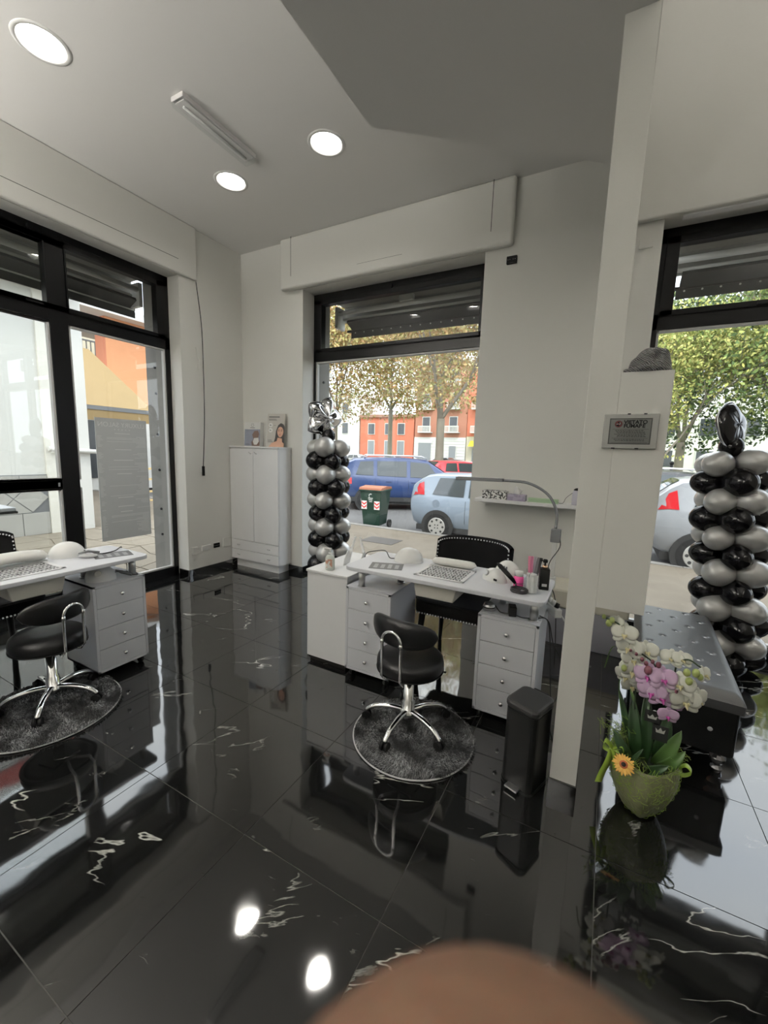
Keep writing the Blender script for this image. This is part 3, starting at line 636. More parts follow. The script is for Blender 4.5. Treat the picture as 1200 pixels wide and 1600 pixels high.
def rug(label, x, y, r, seed):
    o = thing('round_rug', label, 'rug', (x, y, 0))
    MB().lathe([(r, 0.001), (r, 0.008), (0.0, 0.009)], n=64).build('backing', RUGB, o)
    MB().ring([(r * math.cos(2 * PI * k / 64), r * math.sin(2 * PI * k / 64), 0.006) for k in range(65)], 0.004, 8, caps=False).build('edging', RUGE, o)
    rnd = random.Random(seed); m = MB(); vs = []; fs = []
    for k in range(15000):
        a = rnd.uniform(0, 2 * PI); q = r * math.sqrt(rnd.random()) * 0.995; px, py = q * math.cos(a), q * math.sin(a)
        fl = noise.noise(Vector((px * 6, py * 6, seed))) * 3.0 + rnd.uniform(-0.5, 0.5)
        L = rnd.uniform(0.016, 0.034); dx, dy = math.cos(fl) * L * 0.8, math.sin(fl) * L * 0.8; h = rnd.uniform(0.006, 0.020)
        wx, wy = -dy / L * 0.0016, dx / L * 0.0016; i = len(vs)
        vs += [(px - wx, py - wy, 0.007), (px + wx, py + wy, 0.007), (px + dx * 0.55 + wx, py + dy * 0.55 + wy, 0.007 + h), (px + dx * 0.55 - wx, py + dy * 0.55 - wy, 0.007 + h), (px + dx, py + dy, 0.006 + h * 0.7)]
        fs += [(i, i + 1, i + 2, i + 3), (i + 3, i + 2, i + 4)]
    m.put(vs, fs, False); f = m.build('fur_pile', FUR, o, fix=False); f['kind'] = 'stuff'
rug('round grey fur rug with pale edging under the centre stool', -0.775, 1.845, 0.315, 3)
rug('round grey fur rug with pale edging under the left stool', -2.615, 0.98, 0.345, 8)

def studded_chair(label, loc, rz):
    c = thing('studded_chair', label, 'chair', loc, rz)
    MB().prism(rrect(-0.27, 0.27, -0.26, 0.22, 0.06), 0.40, 0.50).build('seat', VELVET, c, bevel=0.02)
    def bp(u, v, off):                                              # curved back shell
        a = (u - 0.5) * 2.0; x = 0.265 * math.sin(a * 1.25) / math.sin(1.25); y = 0.24 - 0.12 * (1 - math.cos(a * 1.25)) / (1 - math.cos(1.25))
        z = 0.52 + v * (0.335 - 0.03 * a ** 4)
        return (x * (1 + off * 1.6), y + off + 0.05 * v, z)
    m = MB(); m.grid(lambda u, v: bp(u, v, 0.0), 20, 8); m.grid(lambda u, v: bp(u, v, 0.055), 20, 8)
    for v in (0, 1): m.grid(lambda u, t: tuple(Vector(bp(u, v, 0)).lerp(Vector(bp(u, v, 0.055)), t) + Vector((0, 0, (0.014 if v else -0.008) * math.sin(PI * t)))), 20, 4)
    for u in (0, 1): m.grid(lambda t, v: tuple(Vector(bp(u, v, 0)).lerp(Vector(bp(u, v, 0.055)), t)), 2, 8)
    m.build('backrest', VELVET, c)
    st = MB()
    def stud(p): st.sph(p, 0.0058, 8, 5)
    for k in range(12): 
        v = 0.04 + 0.92 * k / 11
        for u in (0.015, 0.985): stud(Vector(bp(u, v, 0)) + Vector((0, -0.003, 0)))
    for k in range(30): stud(Vector(bp(0.02 + 0.96 * k / 29, 0.985, 0.0)) + Vector((0, -0.004, 0)))
    for k in range(26): stud((-0.24 + 0.48 * k / 25, -0.262, 0.412))
    for k in range(18):
        for s in (-1, 1): stud((s * 0.272, -0.22 + 0.38 * k / 17, 0.412))
    st.build('nailheads', RHINE, c, fix=False)
    for sx in (-1, 1):
        MB().ring([(sx * 0.22, -0.20, 0.41), (sx * 0.25, -0.24, 0.0)], [0.024, 0.014], 10).build('leg', BPLAST, c)
        MB().ring([(sx * 0.20, 0.17, 0.41), (sx * 0.24, 0.26, 0.0)], [0.024, 0.014], 10).build('leg', BPLAST, c)
    return c
studded_chair('black velvet chair with silver nailheads behind the centre desk', (-0.815, 2.74, 0), 0.02)
studded_chair('black velvet chair with silver nailheads behind the left desk', (-3.40, 0.97, 0), PI / 2)

# ------------------------------------------------ tufted bench
bn = thing('tufted_bench', 'long black tufted leather bench with rhinestone buttons by the window', 'bench', (0.470, 2.915, 0), -0.06)
BL_, BW_ = 0.60, 0.225
btn = []
for i in range(9):
    yy = -BL_ + 0.085 + i * 0.129
    for j in ((-0.145, 0.0, 0.145) if i % 2 else (-0.075, 0.075)): btn.append((j, yy))
def top(u, v):
    x = -BW_ + 2 * BW_ * u; y = -BL_ + 2 * BL_ * v
    e = min(BW_ - abs(x), BL_ - abs(y)); z = 0.432 - 0.045 * max(0, 1 - e / 0.05) ** 2.2
    for bx, by in btn:
        d = math.hypot(x - bx, y - by); z -= 0.012 * math.exp(-(d / 0.013) ** 2)
    s1 = abs(((x / 0.145 + y / 0.258) % 1.0) - 0.5); s2 = abs(((x / 0.145 - y / 0.258) % 1.0) - 0.5)
    return (x, y, z)
m = MB(); m.grid(top, 60, 150)
creases = MB()
m.build('cushion_top', GLEATHER, bn, fix=False)
MB().prism(rrect(-BW_, BW_, -BL_, BL_, 0.012), 0.345, 0.389).build('cushion_side', GLEATHER, bn)
for i, (bx, by) in enumerate(btn):
    MB().sph((bx, by, 0.4225), (0.010, 0.010, 0.006), 8, 6).build('button', RHINE, bn, fix=False)
    for (cx_, cy_) in btn:
        if by < cy_ and abs(cy_ - by) < 0.14 and abs(cx_ - bx) < 0.08:
            creases.ring([(bx, by, 0.4175), ((bx + cx_) / 2, (by + cy_) / 2, 0.4315), (cx_, cy_, 0.4175)], 0.0012, 4)
creases.build('crease_piping', BLEATHER, bn)
MB().prism(rrect(-BW_ + 0.012, BW_ - 0.012, -BL_ + 0.012, BL_ - 0.012, 0.02), 0.115, 0.347).build('base_box', BLEATHER, bn, bevel=0.006)
for s in (-0.11, 0.11): MB().sph((s, -BL_ + 0.010, 0.235), (0.011, 0.006, 0.011), 8, 6).build('button', RHINE, bn)
for yb in (-0.4, -0.13, 0.13, 0.4): MB().sph((BW_ - 0.010, yb, 0.235), (0.006, 0.011, 0.011), 8, 6).build('button', RHINE, bn)
FOOT = mat('crystal_foot', (0.25, 0.25, 0.26), 0.08, 0.8)
for sx in (-1, 1):
    for sy2 in (-1, 1):
        MB().lathe([(0.0, 0), (0.022, 0.002), (0.026, 0.02), (0.014, 0.034), (0.030, 0.056), (0.034, 0.075), (0.020, 0.095), (0.036, 0.115)], (sx * (BW_ - 0.06), sy2 * (BL_ - 0.07), 0), 10, smooth=False).build('leg', FOOT, bn)

# ------------------------------------------------ waste bin
bi = thing('pedal_bin', 'slim black pedal bin beside the partition post', 'bin', (-0.205, 1.835, 0), -0.35)
MB().prism(rrect(-0.075, 0.075, -0.085, 0.085, 0.03), 0.012, 0.37).build('body', BPLAST, bi, bevel=0.003)
MB().prism(rrect(-0.080, 0.080, -0.090, 0.090, 0.034), 0.372, 0.408).build('lid', mat('matte_black_lid', (0.010, 0.010, 0.010), 0.5), bi, bevel=0.012)
MB().box(-0.035, 0.035, 0.080, 0.102, 0.36, 0.405).build('hinge', BPLAST, bi, bevel=0.004)
MB().prism(rrect(-0.078, 0.078, -0.088, 0.088, 0.033), 0.0, 0.014).build('foot', BPLAST, bi)
MB().box(-0.03, 0.03, -0.118, -0.08, 0.012, 0.020).build('pedal', SATIN, bi, bevel=0.002)

# ------------------------------------------------ cream padded stool under shelf
po = thing('low_pouf', 'low cream padded box seat against the wall under the shelf', 'pouf', (-0.055, 3.60, 0))
MB().box(-0.29, 0.29, -0.17, 0.18, 0.0, 0.30).build('base', mat('lilac_grey_laminate', (0.36, 0.36, 0.40), 0.5), po, bevel=0.004)
MB().prism(rrect(-0.30, 0.30, -0.18, 0.185, 0.02), 0.30, 0.46).build('cushion', mat('cream_leatherette', (0.66, 0.63, 0.53), 0.45), po, bevel=0.022)

# ------------------------------------------------ wall shelf and things on it
sh = tag(MB().box(-1.02, -0.10, 3.60, BY, 1.075, 1.105).build('wall_shelf', WHITELAM, bevel=0.003), 'white floating shelf on the wall right of the centre window', 'shelf')
SZ = 1.105
def two_tone(name, a, b, scale, rough=0.4):
    m_ = mat(name, a, rough); n, l, bs = N(m_); v = n.new('ShaderNodeTexVoronoi'); v.inputs['Scale'].default_value = scale; t = n.new('ShaderNodeTexCoord'); r = n.new('ShaderNodeValToRGB')
    r.color_ramp.interpolation = 'CONSTANT'; r.color_ramp.elements[0].color = (*a, 1); r.color_ramp.elements[1].position = 0.5; r.color_ramp.elements[1].color = (*b, 1)
    l.new(t.outputs['Object'], v.inputs['Vector']); l.new(v.outputs['Color'], r.inputs['Fac']); l.new(r.outputs['Color'], bs.inputs['Base Color']); return m_
tr = thing('patterned_tray', 'black and white patterned box at the left end of the shelf', 'box', (-0.86, 3.695, SZ))
MB().box(-0.105, 0.105, -0.05, 0.05, 0, 0.07).build('box', two_tone('zigzag_print', (0.75, 0.75, 0.73), (0.03, 0.03, 0.03), 90), tr, bevel=0.002)
MB().box(-0.09, 0.09, -0.035, 0.035, 0.068, 0.076).build('contents', two_tone('small_items', (0.5, 0.5, 0.5), (0.08, 0.08, 0.08), 120), tr, bevel=0.003)
tb = thing('tissue_box', 'lilac patterned tissue box with a tissue pulled up', 'tissue box', (-0.665, 3.66, SZ))
MB().box(-0.075, 0.075, -0.045, 0.045, 0, 0.055).build('carton', two_tone('lilac_print', (0.40, 0.36, 0.46), (0.30, 0.27, 0.36), 60), tb, bevel=0.002)
m = MB(); m.grid(lambda u, v: (-0.045 + 0.07 * u + 0.015 * v, 0.012 * math.sin(6 * u + 2 * v), 0.054 + 0.065 * v * (0.8 + 0.25 * math.sin(5 * u))), 8, 6); o = m.build('tissue', mat('tissue_paper', (0.75, 0.75, 0.73), 0.9), tb); sd = o.modifiers.new('solid', 'SOLIDIFY'); sd.thickness = 0.001
GRN = mat('pale_green_paper', (0.42, 0.58, 0.38), 0.8)
gm = thing('green_mask_stack', 'stack of pale green paper masks on the shelf', 'face masks', (-0.455, 3.68, SZ))
for k in range(7): MB().box(-0.12 + 0.006 * (k % 3), 0.12 - 0.005 * (k % 2), -0.045, 0.045, 0.0045 * k, 0.0045 * k + 0.0035).build('mask_sheet', GRN, gm, bevel=0.001)
sd_ = thing('white_dispenser', 'white device with black cap at the shelf end by the partition', 'device', (-0.20, 3.69, SZ))
MB().lathe([(0.036, 0), (0.036, 0.09), (0.030, 0.115), (0.02, 0.12)], n=20).build('body', mat('lilac_white', (0.62, 0.60, 0.68), 0.4), sd_)
MB().sph((0.0, 0, 0.118), (0.028, 0.028, 0.020), 14, 6, half=True).build('cap', BPLAST, sd_)
MB().ring(spline([(-0.03, 0, 0.10), (-0.08, 0.01, 0.05), (-0.10, 0, 0.006), (-0.15, 0.01, 0.004)]), 0.002, 6).build('wire', CORD, sd_)

# ------------------------------------------------ items on the right desk
TZ = 0.76
def uvlamp(label, loc, rz, group=None, s=1.0):
    o = thing('uv_nail_lamp', label, 'nail lamp', loc, rz)
    m = MB(); m.sph((0, 0, 0.004), (0.098 * s, 0.082 * s, 0.088 * s), 30, 12, half=True); m.build('shell', WPLAST, o)
    MB().lathe([(0.100 * s, 0), (0.100 * s, 0.006)], n=30, sy=0.84).build('base_ring', WPLAST, o)
    MB().prism([(-0.05, 0.004), (0.05, 0.004), (0.04, 0.04), (-0.04, 0.04)], 0.04, 0.086 * s, 'y').build('hand_opening', GPLAST, o)
    return o
uvlamp('white dome nail lamp standing on the centre desk', (-1.125, 2.47, TZ), 0.5)
co = tag(MB().ring(spline([(-1.21, 2.44, TZ + 0.01), (-1.25, 2.43, TZ + 0.012), (-1.32, 2.50, TZ + 0.035), (-1.40, 2.52, TZ + 0.02), (-1.44, 2.44, TZ + 0.012), (-1.445, 2.42, 0.70), (-1.44, 2.41, 0.672)]), 0.0032, 8).build('lamp_cable', CORD), 'thin black cable curving from the centre desk dome lamp over the edge', 'cable')
def leaflet(label, loc, rz):
    o = thing('price_leaflet', label, 'leaflet', loc, rz)
    MB().box(-0.105, 0.105, -0.072, 0.072, 0.0008, 0.0022).build('sheet', mat('leaflet_grey', (0.10, 0.10, 0.105), 0.35), o)
    e = MB()
    for k in range(4): e.box(-0.08 + 0.045 * k, -0.055 + 0.045 * k, -0.055, 0.04 - 0.01 * (k % 2), 0.0022, 0.0026)
    e.build('print_blocks', mat('leaflet_print', (0.32, 0.32, 0.33), 0.4), o)
    return o
leaflet('dark grey leaflet lying on the centre desk before the dome lamp', (-1.185, 2.265, TZ), 0.35)
def armrest(label, loc, rz, wrap=False, s=1.0):
    o = thing('hand_rest', label, 'hand rest', loc, rz)
    L = 0.15 * s; m = MB(); n = 14; k_ = 16; vs = []
    for i in range(n + 1):
        a = -1 + 2 * i / n; e = (1 - abs(a) ** 8) ** 0.5 if abs(a) < 1 else 0.05
        for j in range(k_):
            t = 2 * PI * j / k_; vs.append((a * L, 0.042 * s * e * math.cos(t), 0.026 * s + 0.026 * s * e * (math.sin(t) if math.sin(t) > 0 else 0.8 * math.sin(t)) + (0.012 * s * (1 - a * a) if wrap else 0)))
    m.put(vs, [(i * k_ + j, i * k_ + (j + 1) % k_, (i + 1) * k_ + (j + 1) % k_, (i + 1) * k_ + j) for i in range(n) for j in range(k_)], True).put(vs[:k_], [tuple(range(k_))]).put(vs[-k_:], [tuple(range(k_))])
    b = m.build('cushion', mat('ivory_leatherette', (0.74, 0.73, 0.69), 0.3, bump=0.3, bscale=30), o)
    if wrap: MB().box(-L * 0.9, L * 0.9, -0.03, 0.03, 0.0, 0.012).build('base', WPLAST, o)
    return o
armrest('cream padded hand rest on the centre desk behind the dust grille', (-0.815, 2.495, TZ), 0.03)
# drill base, handpiece
dr = thing('nail_dust_collector', 'white rounded nail drill unit with vents on the centre desk', 'nail drill', (-0.475, 2.40, TZ), -0.5)
MB().sph((0, 0.03, 0.0), (0.088, 0.075, 0.115), 28, 12, half=True).build('housing', WPLAST, dr)
MB().sph((-0.03, -0.045, 0.0), (0.085, 0.055, 0.070), 28, 12, half=True).build('control_front', WPLAST, dr)
MB().cyl((-0.055, -0.088, 0.043), (-0.055, -0.098, 0.047), 0.017, 0.014, n=20).build('dial', SATIN, dr)
e_ = MB()
for k in range(4): e_.box(0.0 + k * 0.016, 0.007 + k * 0.016, -0.050, -0.043, 0.075, 0.10)
e_.build('vent_slots', GPLAST, dr); MB().box(0.01, 0.03, -0.10, -0.094, 0.015, 0.026).build('rocker_switch', BPLAST, dr)
hp = thing('drill_handpiece', 'black drill handpiece with coiled lead resting on the drill unit', 'handpiece', (-0.43, 2.29, TZ))
MB().ring([(-0.065, 0.0, 0.125), (-0.05, 0.0, 0.112), (0.0, -0.004, 0.070), (0.045, -0.01, 0.030)], [0.005, 0.013, 0.013, 0.010], 12).build('grip', BPLAST, hp)
MB().ring(spline([(0.045, -0.01, 0.030), (0.05, -0.04, 0.012), (0.03, -0.06, 0.008), (0.05, -0.095, 0.007)] + [(0.075 + 0.042 * math.cos(t), -0.065 + 0.036 * math.sin(t), 0.008 + 0.0014 * t) for t in [0.5 * k - 1.2 for k in range(26)]], 3), 0.0042, 8).build('lead', CORD, hp)
# bottles etc.
PINK = mat('pink_liquid', (0.85, 0.10, 0.36), 0.2, var=0.05); 
def bottle(name, label, cat, loc, prof, m, capprof, capm, extra=None):
    o = thing(name, label, cat, loc); MB().lathe(prof, n=20).build('body', m, o); MB().lathe(capprof, n=16).build('cap', capm, o); return o
pk = bottle('pink_bottle', 'round bottle of bright pink liquid on the centre desk', 'bottle', (-0.375, 2.30, TZ), [(0.024, 0), (0.0265, 0.004), (0.0265, 0.062), (0.020, 0.070)], PINK, [(0.024, 0.070), (0.024, 0.098), (0.0, 0.100)], WPLAST)
MB().lathe([(0.0269, 0.030), (0.0269, 0.033)], n=20).build('label_band', INK, pk)
cb = bottle('clear_bottle', 'small clear bottle with white cap beside the pink bottle', 'bottle', (-0.330, 2.335, TZ), [(0.017, 0), (0.018, 0.055), (0.010, 0.066)], CLEAR, [(0.010, 0.066), (0.010, 0.085), (0, 0.086)], WPLAST)
fj = thing('file_jar', 'clear jar holding pink and grey nail files on the centre desk', 'jar', (-0.325, 2.445, TZ))
MB().lathe([(0.030, 0), (0.032, 0.08)], n=20, cap=False).build('glass', CLEAR, fj)
for k, (dx, tl, cm) in enumerate(((-0.014, -0.10, (0.75, 0.25, 0.38)), (-0.006, -0.02, (0.65, 0.22, 0.36)), (0.002, 0.08, (0.35, 0.33, 0.36)), (0.008, 0.2, (0.16, 0.15, 0.16)), (0.014, 0.32, (0.03, 0.03, 0.03)), (0.0, 0.42, (0.02, 0.02, 0.02)))):
    q = MB().box(-0.007, 0.007, -0.0015, 0.0015, 0.004, 0.155); q.xf(Matrix.Translation((dx, 0.004 * (k % 3), 0)) @ Matrix.Rotation(tl * 0.6, 4, 'Y')); q.build('nail_file', mat('file_%d' % k, cm, 0.7), fj)
cj = thing('cotton_jar', 'clear jar stuffed with white cotton wipes at the desk edge', 'jar', (-0.300, 2.255, TZ))
MB().lathe([(0.036, 0), (0.038, 0.075)], n=22, cap=False).build('glass', CLEAR, cj)
rnd = random.Random(5); m = MB()
for k in range(12):
    a = k * PI / 6 + 0.2; q = rnd.uniform(0.010, 0.020)
    m.box(-0.014, 0.014, -0.002, 0.002, 0.004, rnd.uniform(0.085, 0.108)); m.xf(Matrix.Translation((q * math.cos(a), q * math.sin(a), 0)) @ Matrix.Rotation(a + 1.2, 4, 'Z') @ Matrix.Rotation(rnd.uniform(-0.12, 0.12), 4, 'Y'), len(m.v) - 8)
m.build('cotton_wipes', mat('cotton', (0.80, 0.80, 0.78), 0.95), cj)['kind'] = 'stuff'
pb = thing('pump_bottle', 'square black pump bottle with gold collar at the desk end', 'bottle', (-0.252, 2.365, TZ), 0.25)
MB().box(-0.026, 0.026, -0.026, 0.026, 0, 0.118).build('body', BPLAST, pb, bevel=0.004)
MB().cyl((0, 0, 0.118), (0, 0, 0.134), 0.014).build('collar', mat('rose_gold', (0.75, 0.50, 0.33), 0.25, 0.8), pb)
MB().cyl((0, 0, 0.134), (0, 0, 0.150), 0.005).lathe([(0.012, 0.150), (0.014, 0.160), (0.010, 0.168), (0, 0.169)]).ring([(0, 0, 0.161), (-0.03, -0.012, 0.160)], 0.004, 8).build('pump', BPLAST, pb)
MB().box(-0.012, 0.014, -0.0270, -0.0262, 0.02, 0.035).build('label_strip', CARDW, pb)
# flexible LED desk lamp on a clamp
lp = thing('gooseneck_lamp', 'grey gooseneck lamp with a long flat head arching over the centre desk', 'desk lamp', (-0.232, 2.60, TZ))
MB().box(-0.016, 0.010, -0.010, 0.010, -0.16, 0.245).build('post', WPLAST, lp, bevel=0.002)
MB().box(-0.026, 0.020, -0.018, 0.018, -0.055, 0.012).build('clamp', WPLAST, lp, bevel=0.003)
MB().box(-0.028, 0.026, -0.022, 0.022, 0.225, 0.305).build('switch_box', GPLAST, lp, bevel=0.005)
neck = spline([(-0.005, 0, 0.30), (-0.01, 0.02, 0.40), (-0.07, 0.05, 0.50), (-0.20, 0.10, 0.56), (-0.36, 0.14, 0.565)])
MB().ring(neck, 0.0085, 10).build('gooseneck', GPLAST, lp)
hd = MB().box(-0.33, 0.0, -0.022, 0.022, -0.010, 0.012); hd.xf(Matrix.Translation((-0.36, 0.14, 0.565)) @ Matrix.Rotation(-0.10, 4, 'Z') @ Matrix.Rotation(-0.02, 4, 'Y')); hd.build('lamp_head', GPLAST, lp, bevel=0.004)
hd = MB().box(-0.32, -0.03, -0.019, 0.019, 0.0125, 0.0145); hd.xf(Matrix.Translation((-0.36, 0.14, 0.565)) @ Matrix.Rotation(-0.10, 4, 'Z') @ Matrix.Rotation(-0.02, 4, 'Y')); hd.build('head_top', WHITELAM, lp)
MB().ring(spline([(0.02, -0.01, 0.27), (0.028, -0.02, 0.20), (-0.02, -0.03, 0.10), (-0.015, -0.03, 0.0), (0.03, -0.02, -0.12), (0.05, 0, -0.35), (0.06, -0.02, -0.55)]), 0.003, 6).build('power_lead', CORD, lp)
# cable tangle on the right pedestal
for lab, m_, pts, r in (
    ('black adapter lead coiled on the right drawer pedestal', CORD, [(-0.49, 2.30, 0.632), (-0.47, 2.27, 0.626), (-0.44, 2.23, 0.626), (-0.38, 2.24, 0.626), (-0.33, 2.22, 0.626), (-0.27, 2.24, 0.626), (-0.21, 2.28, 0.62), (-0.19, 2.33, 0.50), (-0.17, 2.35, 0.25), (-0.15, 2.42, 0.006)], 0.003),
    ('white power lead looping beside the desk end', WCORD, [(-0.30, 2.46, 0.63), (-0.22, 2.47, 0.64), (-0.18, 2.52, 0.60), (-0.12, 2.6, 0.50), (-0.05, 2.75, 0.50), (0.0, 2.95, 0.62), (0.02, 3.2, 0.70)], 0.0055),
    ('black power lead hanging down the desk end', CORD, [(-0.25, 2.30, 0.626), (-0.20, 2.30, 0.60), (-0.17, 2.36, 0.45), (-0.10, 2.40, 0.30), (-0.14, 2.38, 0.10), (-0.18, 2.40, 0.006)], 0.003)):
    tag(MB().ring(spline(pts), r, 8).build('power_cable', m_), lab, 'cable')
ps = thing('power_adapter', 'black power adapter lying on the right drawer pedestal', 'adapter', (-0.385, 2.24, 0.62), 0.3)
MB().box(-0.02, 0.02, -0.03, 0.03, 0, 0.055).build('case', BPLAST, ps, bevel=0.004)
pw = thing('power_strip', 'white socket strip with plugs hanging at the desk end', 'power strip', (-0.205, 2.46, 0.62), 0.5)
MB().box(-0.02, 0.02, -0.09, 0.09, -0.02, 0.03).build('strip', WPLAST, pw, bevel=0.005)
for k in range(3): MB().cyl((0, -0.055 + 0.05 * k, 0.03), (0.01, -0.055 + 0.05 * k, 0.055), 0.014, 0.010, n=12).build('plug', WPLAST if k else BPLAST, pw)
fn = thing('round_gadget', 'small round dark and white gadget under the desk top', 'gadget', (-0.515, 2.25, 0.62))
MB().lathe([(0.030, 0), (0.034, 0.02), (0.026, 0.04), (0.0, 0.045)], n=18).build('body', SATIN, fn); MB().lathe([(0.035, 0.016), (0.035, 0.022)], n=18).build('band', BPLAST, fn)

# ------------------------------------------------ items on the side counter
CZ = 0.667
sp_ = thing('soap_bottle', 'clear pump bottle with a printed label on the side counter', 'bottle', (-1.625, 2.26, CZ), 0.2)
MB().lathe([(0.030, 0), (0.033, 0.005), (0.033, 0.082), (0.024, 0.100), (0.013, 0.108)], n=22).build('body', mat('milky_gel', (0.62, 0.66, 0.60), 0.15, alpha=0.92), sp_)
MB().cyl((0, 0, 0.106), (0, 0, 0.122), 0.014).cyl((0, 0, 0.12), (0, 0, 0.145), 0.005).ring([(0.01, 0, 0.147), (-0.035, 0, 0.147), (-0.042, 0, 0.138)], [0.007, 0.005, 0.004], 8).build('pump', WPLAST, sp_)
MB().grid(lambda u, v: (0.0335 * math.cos(-2.3 + 1.6 * u), 0.0335 * math.sin(-2.3 + 1.6 * u), 0.02 + 0.06 * v), 10, 1).build('label_sticker', two_tone('soap_label', (0.70, 0.70, 0.66), (0.55, 0.30, 0.22), 45), sp_)
ea = thing('display_easel', 'white tabletop display easel seen from behind on the side counter', 'easel', (-1.555, 2.50, CZ), 0.15)
for s in (-1, 1):
    MB().prism([(s * 0.012, 0.20), (s * 0.026, 0.20), (s * 0.085, 0.0), (s * 0.060, 0.0)], -0.004, 0.004, 'y').build('leg', WHITELAM, ea)
    MB().prism([(0.0, 0.0), (-0.10, 0.0), (-0.085, 0.05), (-0.03, 0.095), (0.0, 0.09)], s * 0.062 - 0.003, s * 0.062 + 0.003, 'x').build('strut', WHITELAM, ea)

# ------------------------------------------------ items on the left desk
uvlamp('white dome nail lamp on the left desk by the window mullion', (-3.00, 1.30, TZ), 1.2)
ar = armrest('large white hand rest in clear wrap on the left desk', (-2.96, 0.985, TZ), PI / 2 + 0.05, True, 1.35)
leaflet('dark grey leaflet at the right end of the left desk', (-2.80, 1.47, TZ), 1.25)
mk = thing('clear_wrapped_gadget', 'clear plastic wrapped handpiece lying beside the dome lamp', 'handpiece', (-2.845, 1.345, TZ), 0.8)
MB().sph((0, 0, 0.014), (0.055, 0.028, 0.014), 18, 8).build('wrap', mat('shiny_wrap', (0.62, 0.62, 0.62), 0.12, alpha=0.75, bump=0.8, bscale=40), mk)
MB().ring([(-0.05, 0, 0.03), (0, 0.01, 0.04), (0.06, 0.02, 0.03)], [0.004, 0.009, 0.006], 8).build('grip', GPLAST, mk)
d2 = thing('nail_drill_base', 'white nail drill base on the left desk drawer pedestal', 'nail drill', (-2.775, 1.375, 0.62), PI / 2 - 0.5)
MB().sph((0, 0, 0), (0.085, 0.065, 0.104), 26, 10, half=True).build('housing', mat('white_matte_plastic', (0.82, 0.82, 0.82), 0.35), d2)
MB().cyl((-0.01, -0.050, 0.055), (-0.01, -0.070, 0.058), 0.020, 0.018, n=20).build('dial', SATIN, d2)
h2 = thing('drill_handpiece', 'dark drill handpiece with lead beside the left drill base', 'handpiece', (-2.72, 1.50, 0.62), 0.2)
MB().ring([(-0.05, -0.03, 0.045), (-0.02, -0.01, 0.030), (0.03, 0.02, 0.012)], [0.004, 0.011, 0.009], 10).build('grip', GPLAST, h2)
MB().ring(spline([(0.03, 0.02, 0.012), (0.045, 0.05, 0.006), (0.0, 0.075, 0.006), (-0.08, 0.07, 0.006), (-0.14, 0.02, 0.006)]), 0.003, 6).build('lead', CORD, h2)
tag(MB().ring(spline([(-2.90, 1.35, 0.80), (-2.86, 1.42, 0.77), (-2.88, 1.52, 0.764), (-2.95, 1.60, 0.765), (-2.985, 1.628, 0.755), (-2.97, 1.64, 0.70), (-2.88, 1.60, 0.632), (-2.80, 1.55, 0.624)]), 0.003, 6).build('power_cable', CORD), 'thin black cable trailing over the right end of the left desk', 'cable')
# folding table edge outside? -> grey outdoor shelf seen through the door's lower pane

# ------------------------------------------------ poster on the left window
po_ = thing('window_price_poster', 'grey mirrored price list poster stuck on the left window glass', 'poster', (WX + 0.0, 2.425, 0.52), PI / 2)
POST = mat('grey_vinyl', (0.56, 0.58, 0.585), 0.55, var=0.03); PTXT = mat('poster_text', (0.80, 0.81, 0.81), 0.6)
MB().box(-0.248, 0.248, -0.003, 0.002, 0.0, 1.205).build('sheet', POST, po_)
mir = Matrix.Scale(-1, 4, (1, 0, 0))
def ptxt(name, s, size, x, z, al='CENTER'): text_mesh(name, s, size, PTXT, po_, Matrix.Translation((x, -0.0036, z)) @ Matrix.Rotation(PI / 2, 4, 'X') @ mir, 0.0003, al)
ptxt('title', 'LUXURY SALON', 0.062, 0, 1.125)
st = MB()
for k in range(5):
    c = (-0.07 + 0.035 * k, 1.10)
    st.prism([(c[0] + (0.009 if i % 2 == 0 else 0.0038) * math.sin(i * PI / 5), c[1] + (0.009 if i % 2 == 0 else 0.0038) * math.cos(i * PI / 5)) for i in range(10)], -0.0042, -0.003, 'y')
st.build('star_row', PTXT, po_)
tx = MB(); rnd = random.Random(11); z = 1.06
for k, hz_ in enumerate((1.058, 0.90, 0.795, 0.66, 0.42, 0.33, 0.275)):
    w_ = rnd.uniform(0.05, 0.10); tx.box(-w_, w_, -0.0042, -0.003, hz_, hz_ + 0.007)
z = 1.03
while z > 0.04:
    if not any(abs(z - h) < 0.02 for h in (1.058, 0.90, 0.795, 0.66, 0.42, 0.33, 0.275)):
        a = rnd.uniform(0.06, 0.14); tx.box(0.235 - a, 0.235, -0.0040, -0.003, z, z + 0.0035); tx.box(-0.235, -0.235 + rnd.uniform(0.02, 0.05), -0.0040, -0.003, z, z + 0.0035)
        if rnd.random() < 0.12: tx.box(-0.15, 0.15, -0.0040, -0.003, z, z + 0.0035)
    z -= 0.0125
tx.build('price_lines', PTXT, po_, fix=False)

# ------------------------------------------------ no smoking sign on the partition
sg = thing('no_smoking_sign', 'framed grey no smoking sign on the partition block', 'sign', (0.058, 1.82, 1.525))
MB().box(-0.088, 0.090, -0.012, 0.0, 0.0, 0.128).build('clear_frame', mat('frosted_acrylic', (0.40, 0.40, 0.38), 0.15), sg, bevel=0.003)
MB().box(-0.068, 0.069, -0.0135, -0.012, 0.016, 0.112).build('panel_border', mat('sign_dark', (0.03, 0.031, 0.029), 0.4), sg)
MB().box(-0.064, 0.065, -0.0142, -0.0135, 0.020, 0.108).build('panel', mat('sign_grey', (0.115, 0.12, 0.112), 0.4), sg)
SINK = mat('sign_ink', (0.004, 0.004, 0.004), 0.7, ior=1.2)
def stxt(n_, s, size, x, z, m_=SINK, al='LEFT'): text_mesh(n_, s, size, m_, sg, Matrix.Translation((x, -0.0146, z)) @ Matrix.Rotation(PI / 2, 4, 'X'), 0.0005, al, 0.0007)
